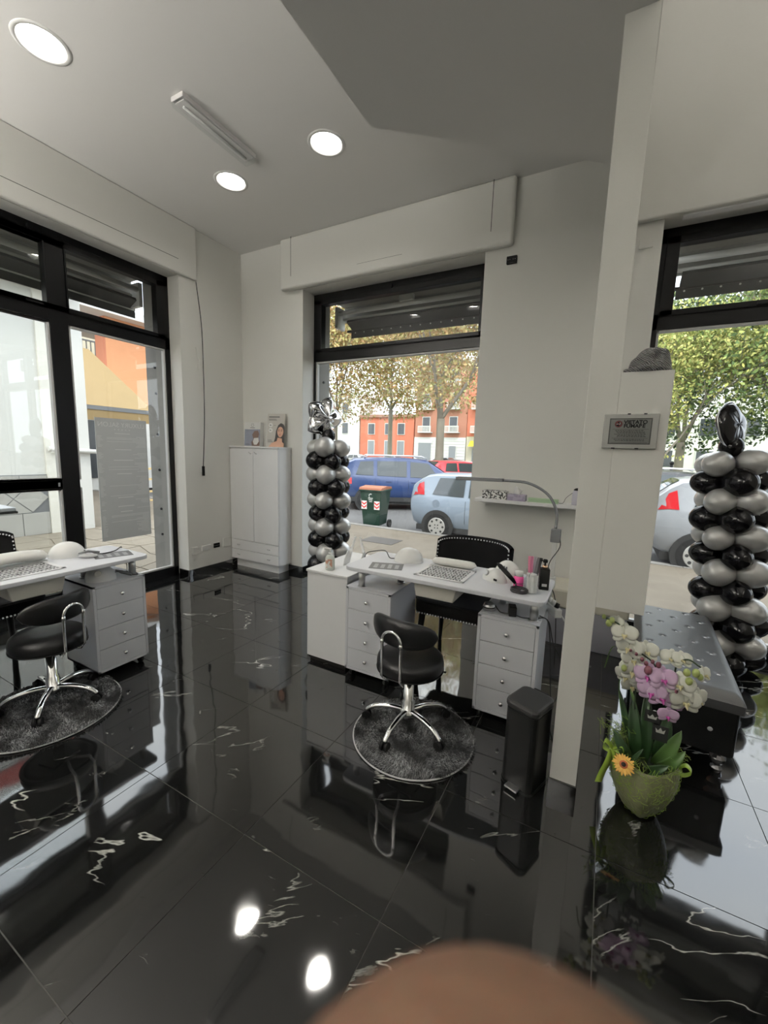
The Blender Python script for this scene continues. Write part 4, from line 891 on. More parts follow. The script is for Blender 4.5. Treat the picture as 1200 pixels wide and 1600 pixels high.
cu_b = MB()
stxt('sign_text', 'VIETATO', 0.0185, -0.021, 0.0915); stxt('sign_text', 'FUMARE', 0.0185, -0.021, 0.0775)
cu_b.box(-0.056, 0.060, -0.0150, -0.0142, 0.0715, 0.0722); cu_b.box(-0.056, 0.060, -0.0150, -0.0142, 0.0385, 0.0392); cu_b.box(-0.056, 0.060, -0.0150, -0.0142, 0.0225, 0.0232)
rnd = random.Random(3)
for k, zz in enumerate((0.0665, 0.0615, 0.0575, 0.0525, 0.0475, 0.0435, 0.0335, 0.0285)):
    x = -0.05 + rnd.uniform(0, 0.012)
    while x < 0.045:
        w_ = rnd.uniform(0.003, 0.009); cu_b.box(x, x + w_, -0.0148, -0.0142, zz, zz + 0.0016); x += w_ + 0.0018
cu_b.build('small_print', SINK, sg, fix=False)
RED = mat('sign_red', (0.16, 0.015, 0.015), 0.5)
rg = MB(); rg.prism(ell(-0.038, 0.0905, 0.0125, 0.0125, 28), -0.0147, -0.0142, 'y'); rg.build('emblem_disc', SINK, sg)
rg = MB()
for k in range(28):
    a, b = 2 * PI * k / 28, 2 * PI * (k + 1) / 28
    rg.prism([(-0.038 + r * math.cos(t), 0.0905 + r * math.sin(t)) for r, t in ((0.0092, a), (0.0112, a), (0.0112, b), (0.0092, b))], -0.0152, -0.0147, 'y')
rg.prism([(-0.0455, 0.0975), (-0.0440, 0.0990), (-0.0305, 0.0835), (-0.0320, 0.0820)], -0.0153, -0.0147, 'y'); rg.build('prohibition_ring', RED, sg)
rg = MB(); rg.box(-0.046, -0.031, -0.0151, -0.0147, 0.0895, 0.0915); rg.prism([(-0.033, 0.0925), (-0.0315, 0.0925), (-0.034, 0.0975), (-0.0355, 0.096)], -0.0151, -0.0147, 'y'); rg.build('cigarette_symbol', mat('sign_light', (0.35, 0.35, 0.33), 0.5), sg)
MB().box(-0.012, -0.002, -0.014, -0.008, 0.125, 0.1295).box(0.040, 0.050, -0.014, -0.008, 0.125, 0.1295).box(-0.055, -0.043, -0.014, -0.008, -0.0015, 0.003).box(0.022, 0.034, -0.014, -0.008, -0.0015, 0.003).build('clip', BPLAST, sg)

# ------------------------------------------------ knitted hat on the parapet
KNIT = mat('grey_knit', (0.17, 0.17, 0.165), 0.95, bump=1.0, bscale=160, sheen=0.3)
n, l, b = N(KNIT); wv = n.new('ShaderNodeTexWave'); wv.inputs['Scale'].default_value = 60; wv.inputs['Distortion'].default_value = 4; wv.inputs['Detail'].default_value = 1
t_ = n.new('ShaderNodeTexCoord'); mp_ = n.new('ShaderNodeMapping'); mp_.inputs['Rotation'].default_value = (0.3, 0.9, 0.2); l.new(t_.outputs['Object'], mp_.inputs['Vector']); l.new(mp_.outputs[0], wv.inputs['Vector'])
rm = n.new('ShaderNodeValToRGB'); rm.color_ramp.elements[0].color = (0.03, 0.03, 0.03, 1); rm.color_ramp.elements[0].position = 0.15; rm.color_ramp.elements[1].color = (0.24, 0.24, 0.235, 1); rm.color_ramp.elements[1].position = 0.6
l.new(wv.outputs['Fac'], rm.inputs['Fac']); l.new(rm.outputs['Color'], b.inputs['Base Color'])
bpn = [x for x in n if x.type == 'BUMP'][0]; l.new(wv.outputs['Fac'], bpn.inputs['Height'])
ht = thing('knitted_hat', 'crumpled grey knitted hat lying on the partition block', 'hat', (0.098, 1.86, 1.806))
m = MB()
def hat(u, v):
    t = 2 * PI * u; a = PI / 2 * v; r = max(0.0, math.cos(a)) ** 0.45
    x, y, z = 0.068 * r * math.cos(t), 0.044 * r * math.sin(t), 0.086 * math.sin(a) ** 0.9
    x += 0.020 * math.sin(a) * (1 if math.cos(t) < 0 else 0.35)
    q = Vector((x, y, z)); f = 0.010 * noise.noise(Vector((x * 26, y * 26 + 3, z * 26))) * math.sin(PI * min(v, 0.5)); 
    g = 0.016 * math.exp(-((x - 0.024 - 0.3 * (z - 0.05)) / 0.012) ** 2) * max(0, math.sin(PI * v)) * (1 if y < 0 else 0)
    q += Vector((x, y, z + 0.02)).normalized() * f; q.y += g; q.z = max(q.z - g * 0.4, 0.0); return tuple(q)
m.grid(hat, 72, 26); m.build('knit_body', KNIT, ht, fix=False)
MB().ring([(0.070 * math.cos(t) - 0.004, 0.047 * math.sin(t), 0.010 + 0.004 * math.sin(3 * t)) for t in [2 * PI * k / 40 for k in range(41)]], 0.008, 8, caps=False).build('rolled_brim', KNIT, ht)

# ------------------------------------------------ balloon columns
ball = {}
def balloon_mesh(m_):
    if m_.name in ball: return ball[m_.name]
    pr = [(0.0, -1.0)] + [(math.sin(PI * i / 16) * (1 - 0.06 * math.cos(PI * i / 16)), -math.cos(PI * i / 16)) for i in range(1, 16)] + [(0.05, 1.0), (0.03, 1.04), (0.055, 1.09)]
    ball[m_.name] = MB().lathe(pr, n=26).mesh('balloon', m_); return ball[m_.name]
def column(label, loc, rot, layers, dz, z0, br, cr, first_silver, foil, twist=0.0):
    c = thing('balloon_column', label, 'balloon column', loc, 0, rot=rot)
    MB().cyl((0, 0, 0.0), (0, 0, z0 + layers * dz), 0.008).build('pole', WPLAST, c)
    MB().lathe([(0.10, 0), (0.10, 0.012), (0.0, 0.02)], n=24).build('foot_plate', WPLAST, c)
    rnd = random.Random(len(label))
    for k in range(layers):
        sil = (k % 2 == 0) == first_silver
        for q in range(4):
            a = q * PI / 2 + (PI / 4 if k % 2 else 0) + twist + rnd.uniform(-0.16, 0.16); s = br * rnd.uniform(0.91, 1.07)
            o = bpy.data.objects.new('balloon', balloon_mesh(SILVB if sil else BLACKB)); add(o, c)
            o.location = (cr * math.cos(a), cr * math.sin(a), z0 + k * dz + rnd.uniform(-0.006, 0.006)); o.scale = (s * 0.94, s * 0.94, s * 1.06)
            o.rotation_euler = (0, -PI / 2, a)                       # knot points to the pole
    m = MB(); m.sph((0, 0, z0 + layers * dz - 0.01), 0.075, 20, 12); m.build('top_balloon', BLACKB, c)
    # foil star: puffed five pointed
    fz, fR, fm, frot = foil
    s = MB(); nA = 60; nR = 8; spk = frot[4]
    def R(t): 
        k = (t * 5 / (2 * PI)) % 1.0; return 1 - spk + spk * abs(1 - 2 * k) ** 1.15
    for side in (-1, 1):
        s.grid(lambda u, v: (fR * R(2 * PI * u) * v * math.sin(2 * PI * u), side * fR * frot[5] * math.sqrt(max(0, 1 - v ** 2.4)) * (0.75 + frot[6] * math.cos(10 * PI * u)), fR * R(2 * PI * u) * v * math.cos(2 * PI * u)), nA, nR)
    s.xf(Matrix.Translation((frot[3], 0, fz)) @ Matrix.Rotation(frot[0], 4, 'Z') @ Matrix.Rotation(frot[1], 4, 'Y') @ Matrix.Rotation(frot[2], 4, 'X'))
    st_ = s.build('foil_star', fm, c)
    q = MB().ring([(fR * 1.02 * R(2 * PI * k / 120) * math.sin(2 * PI * k / 120), 0, fR * 1.02 * R(2 * PI * k / 120) * math.cos(2 * PI * k / 120)) for k in range(121)], 0.005, 6, caps=False)
    q.xf(Matrix.Translation((frot[3], 0, fz)) @ Matrix.Rotation(frot[0], 4, 'Z') @ Matrix.Rotation(frot[1], 4, 'Y') @ Matrix.Rotation(frot[2], 4, 'X')); q.build('seam_rim', FOILS, st_)
    return c
column('black and silver balloon column with silver foil star by the centre window', (-2.66, 3.70, 0), (0, -0.025, 0), 11, 0.142, 0.09, 0.110, 0.135, True, (1.83, 0.235, FOILS, (1.25, 0.30, 0.1, -0.06, 0.28, 0.42, 0.25)), 0.25)
column('black and silver balloon column with black foil star by the bench', (0.905, 3.72, 0), (0.0, -0.10, 0), 12, 0.128, 0.08, 0.102, 0.132, False, (1.75, 0.165, FOILB, (0.9, 0.12, -0.1, 0.0, 0.08, 0.40, 0.02)), 0.1)
tg = tag(MB().box(0.72, 0.755, 3.455, 3.457, 0.50, 0.55).build('paper_tag', CARDW), 'small white paper tag on the right balloon column', 'tag')
tg.parent = bpy.data.objects['balloon_column.001']; tg.matrix_parent_inverse = bpy.data.objects['balloon_column.001'].matrix_world.inverted()
del tg['category']; del tg['label']

# ------------------------------------------------ orchid arrangement
OX, OY = 0.255, 1.93
oc = thing('orchid_arrangement', 'heart-shaped pot of white and pink orchids with a gerbera on the floor', 'plant', (OX, OY, 0))
POTM = mat('woven_pot', (0.25, 0.25, 0.14), 0.4, rgb2=(0.12, 0.15, 0.06), vscale=7, bump=0.4)
n, l, b = N(POTM); vo = n.new('ShaderNodeTexVoronoi'); vo.feature = 'DISTANCE_TO_EDGE'; vo.inputs['Scale'].default_value = 42; t_ = n.new('ShaderNodeTexCoord'); l.new(t_.outputs['Object'], vo.inputs['Vector'])
bpn = [x for x in n if x.type == 'BUMP'][0]; l.new(vo.outputs['Distance'], bpn.inputs['Height']); bpn.inputs['Strength'].default_value = 0.9
def heart(u, v):
    t = 2 * PI * u; z = 0.012 + 0.235 * v
    r = 0.126 * (math.sin(PI * (0.13 + 0.50 * v))) ** 0.75
    x = r * math.cos(t); y = r * 0.92 * math.sin(t)
    if math.sin(t) < 0: y *= 1 + 0.30 * math.exp(-(math.cos(t) / 0.35) ** 2) * (1 - v * 0.6)          # pointed front
    zz = z + 0.020 * math.cos(t) ** 2 * v
    return (x, y, zz)
m = MB(); m.grid(heart, 48, 16); m.grid(lambda u, v: (heart(u, 1)[0] * (1 - 0.12 * v), heart(u, 1)[1] * (1 - 0.12 * v), heart(u, 1)[2] - 0.05 * v), 48, 3)
m.put([heart(k / 48, 0) for k in range(48)], [tuple(range(48))]); m.build('pot', POTM, oc)
NET = mat('green_netting', (0.30, 0.42, 0.07), 0.7, rgb2=(0.16, 0.24, 0.04), vscale=20)
rnd = random.Random(21); m = MB()
for k in range(420):
    u, v = rnd.random(), rnd.random() ** 0.6; up = rnd.uniform(0.45, 1.0) if rnd.random() < 0.75 else rnd.random()
    a = Vector(heart(u, up)); b2 = Vector(heart(u + rnd.uniform(-0.04, 0.04), min(1, max(0, up + rnd.uniform(-0.10, 0.10))))); nn = Vector((a.x, a.y, 0)).normalized()
    mid = (a + b2) / 2 + nn * rnd.uniform(0.004, 0.012); m.ring([a + nn * 0.002, mid, b2 + nn * 0.002], 0.0011, 3, caps=False)
for k in range(160):
    t = rnd.uniform(0, 2 * PI); a = Vector(heart(t / (2 * PI), 1)); pts = [a * 0.9, a + Vector((rnd.uniform(-.03, .03), rnd.uniform(-.03, .03), rnd.uniform(.0, .03)))]; pts.append(pts[-1] + Vector((rnd.uniform(-.03, .03), rnd.uniform(-.03, .03), rnd.uniform(-.02, .03)))); m.ring(pts, 0.0011, 3, caps=False)
for k in range(60):                                                # tuft of curls by the bow
    a = Vector((-0.115, -0.03, 0.33)) + Vector((rnd.gauss(0, .022), rnd.gauss(0, .02), rnd.gauss(0, .028))); m.ring([a, a + Vector((rnd.uniform(-.03, .03), rnd.uniform(-.02, .02), rnd.uniform(-.02, .03))), a + Vector((rnd.uniform(-.04, .02), rnd.uniform(-.02, .02), rnd.uniform(-.03, .04)))], 0.001, 3, caps=False)
m.build('moss_netting', NET, oc, fix=False)['kind'] = 'stuff'
MB().lathe([(0.0, 0.215), (0.10, 0.205)], n=24, sy=0.9).build('soil', mat('dark_moss', (0.02, 0.03, 0.012), 0.95, bump=1.0), oc)
RIB = mat('green_ribbon', (0.32, 0.46, 0.06), 0.35, var=0.1)
def ribbon(name, pts, wv, parent=oc, m_=None):
    P = spline(pts, 5); mm = MB(); vs = []
    for i, p in enumerate(P): vs += [p - Vector(wv), p + Vector(wv)]
    mm.put(vs, [(2 * i, 2 * i + 1, 2 * i + 3, 2 * i + 2) for i in range(len(P) - 1)], True); o = mm.build(name, m_ or RIB, parent, fix=False); s_ = o.modifiers.new('solid', 'SOLIDIFY'); s_.thickness = 0.001; return o
bx0 = Vector((-0.122, -0.06, 0.275))
ribbon('ribbon_loop', [bx0, bx0 + Vector((-0.03, -0.01, 0.03)), bx0 + Vector((-0.035, -0.01, 0.0)), bx0 + Vector((-0.008, -0.01, -0.012))], (0.002, 0.012, 0.003))
ribbon('ribbon_loop', [bx0, bx0 + Vector((0.03, -0.01, 0.028)), bx0 + Vector((0.038, -0.01, -0.002)), bx0], (0.002, 0.012, 0.003))
ribbon('ribbon_tail', [bx0, bx0 + Vector((-0.012, -0.01, -0.06)), bx0 + Vector((-0.03, -0.015, -0.12)), bx0 + Vector((-0.040, -0.02, -0.165))], (0.013, 0.006, 0))
ribbon('ribbon_tail', [bx0, bx0 + Vector((0.012, -0.01, -0.04)), bx0 + Vector((0.016, -0.01, -0.09))], (0.009, 0.006, 0))
bx1 = Vector((0.108, -0.03, 0.25)); ribbon('ribbon_loop', [bx1, bx1 + Vector((0.025, -0.01, 0.035)), bx1 + Vector((0.045, -0.01, 0.012)), bx1 + Vector((0.02, -0.01, -0.01)), bx1], (0.002, 0.010, 0.003))
# broad leaves
LEAF = mat('orchid_leaf', (0.018, 0.045, 0.015), 0.32, var=0.25); LEAFL = mat('pale_orchid_leaf', (0.07, 0.14, 0.035), 0.35, var=0.2)
def leaf(base_, tip, wid, m_, bend=0.04, up=(0, -1, 0.3)):
    a, b2 = Vector(base_), Vector(tip); d = (b2 - a); side = d.cross(Vector(up)).normalized(); nrm = side.cross(d).normalized()
    mm = MB(); mm.grid(lambda u, v: tuple(a + d * v + side * (u - 0.5) * 2 * wid * (math.sin(PI * min(1, v * 0.93 + 0.07)) ** 0.6) + nrm * (bend * math.sin(PI * v) + 0.25 * wid * abs(u - 0.5) * 2)), 6, 12)
    o = mm.build('leaf', m_, oc, fix=False); s_ = o.modifiers.new('solid', 'SOLIDIFY'); s_.thickness = 0.0015; return o
for bs, tp, wd, m_ in (((0.03, 0, 0.22), (0.105, -0.03, 0.42), 0.026, LEAFL), ((0.05, 0, 0.22), (0.125, -0.04, 0.345), 0.024, LEAFL), ((0.0, 0, 0.22), (-0.02, 0.02, 0.52), 0.026, LEAF), ((-0.03, 0, 0.22), (-0.07, 0.0, 0.48), 0.026, LEAF),
                       ((0.04, 0.02, 0.22), (0.06, 0.0, 0.47), 0.028, LEAF), ((-0.05, -0.02, 0.22), (-0.13, -0.05, 0.36), 0.022, LEAF), ((0.0, -0.03, 0.22), (0.07, -0.10, 0.30), 0.022, LEAF), ((-0.04, 0.02, 0.24), (-0.12, 0.03, 0.50), 0.012, LEAF), ((0.01, 0.0, 0.24), (-0.09, 0.04, 0.55), 0.007, LEAFL), ((-0.06, -0.03, 0.24), (-0.02, -0.09, 0.33), 0.010, LEAF)):
    leaf(bs, tp, wd, m_)
# stems
STM = mat('orchid_stem', (0.03, 0.05, 0.02), 0.5)
def P(x, y, z): return (x - OX, y - 1.93, z)
stems = [[(0.24, 1.93, 0.22), (0.20, 1.92, 0.42), (0.185, 1.88, 0.58), (0.16, 1.86, 0.70), (0.125, 1.85, 0.80), (0.08, 1.85, 0.835), (0.045, 1.85, 0.84)],
         [(0.26, 1.93, 0.22), (0.25, 1.92, 0.45), (0.25, 1.88, 0.62), (0.235, 1.85, 0.69), (0.20, 1.84, 0.72), (0.165, 1.84, 0.735)],
         [(0.28, 1.94, 0.22), (0.30, 1.93, 0.45), (0.31, 1.89, 0.62), (0.31, 1.87, 0.70), (0.34, 1.86, 0.735), (0.38, 1.85, 0.72)]]
so = [MB().ring(spline([P(*p) for p in s], 5), 0.0032, 8).build('stem', STM, oc) for s in stems]
WHT = mat('white_petal', (0.82, 0.82, 0.76), 0.5, rgb2=(0.76, 0.77, 0.66), vscale=30); PNK = mat('pink_petal', (0.66, 0.38, 0.66), 0.5, rgb2=(0.75, 0.62, 0.74), vscale=24)
LIPM = mat('orchid_lip', (0.50, 0.08, 0.35), 0.5); YEL = mat('orchid_throat', (0.66, 0.60, 0.34), 0.5); BUDG = mat('green_bud', (0.36, 0.42, 0.14), 0.5); BUDP = mat('purple_bud', (0.16, 0.05, 0.07), 0.45)
def petal(mb, ang, L, Wd, cup, back=0.0):
    k = len(mb.v)
    def f(u, v):
        a = (u - 0.5) * 2; wv_ = Wd * (math.sin(PI * (0.10 + 0.86 * v))) ** 0.65
        return (a * wv_, -cup * math.sin(PI * v * 0.8) + 0.10 * Wd * a * a + back, L * v)
    mb.grid(f, 6, 8); mb.xf(Matrix.Rotation(ang, 4, 'Y'), k)
def orchid(center, face, s, m_, parent, lipm):
    F = MB()
    for a in (0, 2 * PI * 0.355, -2 * PI * 0.355): petal(F, a, 0.043, 0.015, 0.003, 0.003)
    for a in (1.15, -1.15): petal(F, a, 0.046, 0.027, 0.006, 0.0)
    d = Vector(face).normalized(); M = Matrix.Translation(center) @ (-d).to_track_quat('Y', 'Z').to_matrix().to_4x4() @ Matrix.Scale(s, 4)
    F.xf(M); o = F.build('orchid_flower', m_, parent, fix=False); sm_ = o.modifiers.new('solid', 'SOLIDIFY'); sm_.thickness = 0.0008
    L_ = MB(); L_.sph((0, -0.007, -0.006), (0.0055, 0.008, 0.005), 10, 6); L_.sph((-0.006, -0.008, -0.005), (0.003, 0.005, 0.006), 8, 5); L_.sph((0.006, -0.008, -0.005), (0.003, 0.005, 0.006), 8, 5); L_.ring([(0, -0.012, -0.008), (0, -0.02, -0.018)], [0.005, 0.001], 6); L_.xf(M); L_.build('lip', lipm, parent, fix=False)
def bud(c, r, m_, parent): MB().sph((0, 0, 0), (r, r, r * 1.3), 12, 8).xf(Matrix.Translation(P(*c))).build('bud', m_, parent)
fl = [((0.123, 1.84, 0.792), (-0.05, -1, 0.35), 1.05, 0, 0), ((0.092, 1.86, 0.828), (-0.5, -1, 0.5), 0.65, 0, 0), ((0.145, 1.85, 0.735), (-0.4, -1, 0.2), 1.10, 0, 0), ((0.165, 1.86, 0.685), (0.2, -1, 0.3), 1.0, 0, 0),
      ((0.170, 1.85, 0.640), (-0.25, -1, 0.1), 1.15, 0, 0), ((0.150, 1.87, 0.605), (-0.5, -1, -0.2), 1.0, 0, 0), ((0.205, 1.85, 0.735), (0.3, -1, 0.5), 1.0, 0, 0), ((0.175, 1.88, 0.565), (0.1, -1, -0.3), 0.95, 0, 0),
      ((0.220, 1.83, 0.645), (-0.25, -1, 0.4), 1.15, 1, 1), ((0.266, 1.82, 0.652), (0.25, -1, 0.45), 1.10, 1, 1), ((0.235, 1.82, 0.590), (-0.25, -1, 0.1), 1.10, 1, 1), ((0.270, 1.82, 0.580), (0.15, -1, 0.1), 1.15, 1, 1), ((0.298, 1.83, 0.505), (0.1, -1, 0.0), 0.80, 1, 1), ((0.32, 1.85, 0.545), (0.4, -1, 0.0), 0.75, 1, 1),
      ((0.320, 1.83, 0.640), (0.0, -1, 0.5), 1.15, 2, 0), ((0.345, 1.83, 0.580), (0.2, -1, 0.1), 1.20, 2, 0), ((0.310, 1.84, 0.590), (-0.2, -1, 0.0), 1.05, 2, 0), ((0.385, 1.85, 0.595), (0.9, -1, 0.2), 0.95, 2, 0), ((0.290, 1.87, 0.720), (-0.1, -1, 0.7), 0.90, 2, 0), ((0.325, 1.87, 0.725), (0.3, -1, 0.7), 0.80, 2, 0), ((0.395, 1.86, 0.69), (0.9, -0.8, 0.5), 0.75, 2, 0)]
for c, f, s, k, pink in fl: orchid(Vector(P(*c)), f, s * 1.05, PNK if pink else WHT, so[k], LIPM if pink else YEL)
for c, r, m_, k in (((0.045, 1.85, 0.845), 0.008, BUDG, 0), ((0.065, 1.85, 0.822), 0.012, BUDG, 0), ((0.075, 1.84, 0.84), 0.010, BUDG, 0), ((0.135, 1.83, 0.655), 0.011, BUDG, 0), ((0.335, 1.82, 0.700), 0.012, BUDG, 2), ((0.362, 1.82, 0.706), 0.013, BUDG, 2), ((0.378, 1.83, 0.69), 0.010, BUDG, 2), ((0.345, 1.82, 0.668), 0.012, BUDG, 2),
                    ((0.213, 1.81, 0.678), 0.014, BUDP, 1), ((0.205, 1.82, 0.700), 0.008, BUDP, 1), ((0.245, 1.82, 0.705), 0.010, BUDP, 1), ((0.190, 1.82, 0.712), 0.007, BUDP, 1), ((0.17, 1.83, 0.725), 0.006, BUDP, 1), ((0.225, 1.82, 0.712), 0.007, BUDP, 1), ((0.15, 1.83, 0.735), 0.005, BUDP, 1), ((0.31, 1.81, 0.62), 0.006, BUDP, 1)): bud(c, r, m_, so[k])
# gerbera
gb = Vector(P(0.172, 1.80, 0.262)); GB = mat('gerbera_petal', (0.85, 0.42, 0.06), 0.5, rgb2=(0.85, 0.55, 0.15), vscale=40); d = Vector((-0.15, -1, 0.75)).normalized(); M = Matrix.Translation(gb) @ (-d).to_track_quat('Y', 'Z').to_matrix().to_4x4()
F = MB(); rnd = random.Random(4)
for k in range(22): petal(F, 2 * PI * k / 22 + rnd.uniform(-.05, .05), rnd.uniform(0.036, 0.044), 0.0058, 0.002, 0.002 * (k % 2))
F.xf(M); go = F.build('gerbera', GB, oc, fix=False); sm_ = go.modifiers.new('solid', 'SOLIDIFY'); sm_.thickness = 0.0006
MB().lathe([(0.016, 0), (0.014, 0.004), (0.0, 0.006)], n=20).xf(M @ Matrix.Rotation(PI / 2, 4, 'X')).build('inner_ring', mat('gerbera_ring', (0.55, 0.15, 0.06), 0.7), go)
MB().lathe([(0.009, 0.004), (0.008, 0.008), (0.0, 0.010)], n=16).xf(M @ Matrix.Rotation(PI / 2, 4, 'X')).build('centre', mat('gerbera_centre', (0.02, 0.012, 0.01), 0.8), go)
MB().ring([gb + Vector((0, 0.01, 0)), Vector((-0.03, -0.03, 0.22))], 0.003, 6).build('gerbera_stem', LEAFL, oc)
# gift card with crown
gc = MB().box(0.0, 0.052, -0.102, -0.101, 0.39, 0.455).build('gift_card', mat('black_card', (0.012, 0.012, 0.012), 0.4), oc)
cr_ = MB().prism([(0.012, 0.425), (0.009, 0.443), (0.018, 0.434), (0.0255, 0.448), (0.033, 0.434), (0.042, 0.443), (0.039, 0.425)], -0.1025, -0.102, 'y'); cr_.build('crown_print', mat('crown_silver', (0.5, 0.5, 0.47), 0.4), gc)
gc2 = MB().box(-0.03, 0.022, -0.085, -0.084, 0.45, 0.50).build('gift_card', MATS['black_card'], oc); MB().prism([(-0.018, 0.465), (-0.021, 0.480), (-0.012, 0.473), (-0.004, 0.485), (0.004, 0.473), (0.013, 0.480), (0.010, 0.465)], -0.0855, -0.085, 'y').build('crown_print', MATS['crown_silver'], gc2)
ribbon('curl_grass', [(-0.06, 0, 0.24), (-0.12, -0.01, 0.50), (-0.125, -0.02, 0.68), (-0.165, -0.02, 0.70), (-0.185, -0.02, 0.60)], (0.0025, 0, 0), m_=LEAFL)

# ================================================================== OUTSIDE
SWZ, RDZ = -0.25, -0.38
PAVE = mat('sidewalk_concrete', (0.29, 0.245, 0.185), 0.9, rgb2=(0.17, 0.14, 0.10), vscale=2.5, bump=0.5, bscale=40)
ASPH = mat('asphalt', (0.18, 0.175, 0.17), 0.95, rgb2=(0.10, 0.10, 0.10), vscale=14, bump=0.6, bscale=120)
n, l, b = N(PAVE); v = n.new('ShaderNodeTexVoronoi'); v.feature = 'DISTANCE_TO_EDGE'; v.inputs['Scale'].default_value = 1.5; t_ = n.new('ShaderNodeTexCoord'); l.new(t_.outputs['Object'], v.inputs['Vector'])
sw = struct('pavement_ground', MB().box(-40, 30, BY + 0.32, 8.16, -0.6, SWZ).box(-40, LX - 0.32, -12, BY + 0.32, -0.6, SWZ), PAVE)
kb = MB().box(-0.745, 0.745, -0.09, 0.09, -0.2, 0.012); KERB = mat('kerb_stone', (0.30, 0.285, 0.26), 0.85, var=0.1)
kme = kb.mesh('kerb_stone', KERB)
for k in range(22):
    o = bpy.data.objects.new('kerb_stone', kme); o.location = (-16 + 1.5 * k, 8.24, SWZ); add(o, sw)
SLAB = mat('paving_slab', (0.31, 0.27, 0.21), 0.9, rgb2=(0.20, 0.175, 0.135), vscale=5, bump=0.5, bscale=50)
rnd = random.Random(9)
def polyslab(x0, x1, y0, y1, step, jit):                            # crazy paving in the side street
    nx, ny = int((x1 - x0) / step), int((y1 - y0) / step); pts = {}
    for i in range(nx + 1):
        for j in range(ny + 1): pts[i, j] = Vector((x0 + i * step + rnd.uniform(-jit, jit), y0 + j * step + rnd.uniform(-jit, jit)))
    for i in range(nx):
        for j in range(ny):
            q = [pts[i, j], pts[i + 1, j], pts[i + 1, j + 1], pts[i, j + 1]]; c = sum(q, Vector((0, 0))) / 4
            q = [c + (p - c) * 0.965 for p in q]; h = SWZ + 0.012 + rnd.uniform(-0.002, 0.003)
            MB().prism([tuple(p) for p in q], SWZ - 0.01, h).build('paving_slab', SLAB, sw)
polyslab(-9.1, -4.8, 0.6, 6.8, 0.56, 0.13)
mh = MB().box(-4.15, -3.45, 6.75, 7.25, SWZ, SWZ + 0.006).build('manhole_cover', mat('worn_manhole', (0.085, 0.075, 0.065), 0.8, bump=0.6, bscale=90), sw)
for lab, a in (('x', 0),):
    pass
road = struct('road_ground', MB().box(-90, 70, 8.3, 74, -0.6, RDZ).box(-90, -40, -20, 8.3, -0.6, RDZ), ASPH)
MB().box(-90, 70, 32, 62, RDZ, RDZ + 0.03).build('park_lawn', mat('park_grass', (0.16, 0.30, 0.05), 0.95, rgb2=(0.26, 0.32, 0.06), vscale=1.2), road)
PLAST2 = mat('far_white_plaster', (0.78, 0.765, 0.72), 0.9, var=0.06, vscale=1.5); REDP = mat('far_red_plaster', (0.72, 0.22, 0.13), 0.9, var=0.06, vscale=0.6); BRICK = mat('far_brick', (0.55, 0.24, 0.16), 0.9, var=0.15, vscale=3); CREAMP = mat('far_cream', (0.72, 0.66, 0.50), 0.9)
WTRIM = mat('white_stone_trim', (0.80, 0.79, 0.75), 0.85); SHUT = mat('grey_shutter', (0.30, 0.32, 0.33), 0.7); DGLASS = mat('far_glass', (0.05, 0.055, 0.06), 0.15)
def fwin(b, x, z, w_, h_, y, balcony=False, m_=DGLASS, trim=0.12):
    f = MB().box(x - w_ / 2 - trim, x + w_ / 2 + trim, y - 0.10, y + 0.01, z - trim, z + h_ + trim).build('window', WTRIM, b)
    MB().box(x - w_ / 2, x + w_ / 2, y - 0.16, y - 0.09, z, z + h_).build('pane', m_, f)
    if balcony:
        q = MB().box(x - w_ / 2 - 0.6, x + w_ / 2 + 0.6, y - 1.0, y, z - 0.25, z - 0.08)
        for k in range(12): xx = x - w_ / 2 - 0.55 + k * (w_ + 1.1) / 11; q.box(xx - 0.05, xx + 0.05, y - 0.98, y - 0.90, z - 0.1, z + 0.85)
        q.box(x - w_ / 2 - 0.6, x + w_ / 2 + 0.6, y - 1.0, y - 0.88, z + 0.8, z + 0.95); q.build('balcony', WTRIM, f)
FYD = 70.0
b1 = thing('town_house', 'orange-red two-storey house behind the left tree trunk', 'building', (-37.7, FYD, 0))
MB().box(-5.75, 5.75, 0, 10, -0.4, 8.0).build('wall', REDP, b1); MB().box(-5.78, 5.78, -0.4, 10.4, 8.0, 8.5).build('roof', mat('far_roof', (0.30, 0.16, 0.11), 0.9), b1)
for x in (-3.2, 0.5, 3.2): fwin(b1, x, 1.0, 1.3, 2.6, 0, m_=SHUT); fwin(b1, x, 4.9, 1.3, 1.9, 0)
b2_ = thing('town_house', 'brick house on a white stone ground floor with balconies behind the trees', 'building', (-26.9, FYD, 0))
MB().box(-4.8, 4.9, 0, 10, 4.4, 17.0).build('wall', BRICK, b2_)
gf = MB().box(-4.8, 4.9, -0.1, 10, -0.4, 4.4).build('ground_floor', PLAST2, b2_)
cz = MB()
for k in range(8): cz.box(-4.8, 4.9, -0.16, -0.1, 0.1 + 0.52 * k, 0.55 + 0.52 * k)
cz.build('rusticated_course', WTRIM, b2_)
MB().box(-4.85, 4.95, -0.6, 10, 17.0, 17.6).build('cornice', WTRIM, b2_)
gt = MB().box(-3.9, -1.5, -0.25, -0.15, -0.4, 3.4).build('gate', SHUT, b2_); MB().box(-4.2, -1.2, -0.22, -0.1, 3.4, 3.8).build('gate_lintel', WTRIM, b2_)
fwin(b2_, 2.6, 0.9, 1.2, 2.0, -0.16, m_=SHUT)
for z in (5.4, 9.4, 13.3):
    for x in (-2.6, 2.5): fwin(b2_, x, z, 1.3, 2.5, 0, balcony=True)
b3 = thing('town_house', 'cream and red house with a yellow shop awning at the window edge', 'building', (-16.8, FYD, 0))
MB().box(-5.1, 10, 0, 10, -0.4, 16).build('wall', CREAMP, b3); MB().box(-5.1, 10, -0.05, 0, 4.6, 16).build('upper_wall', REDP, b3)
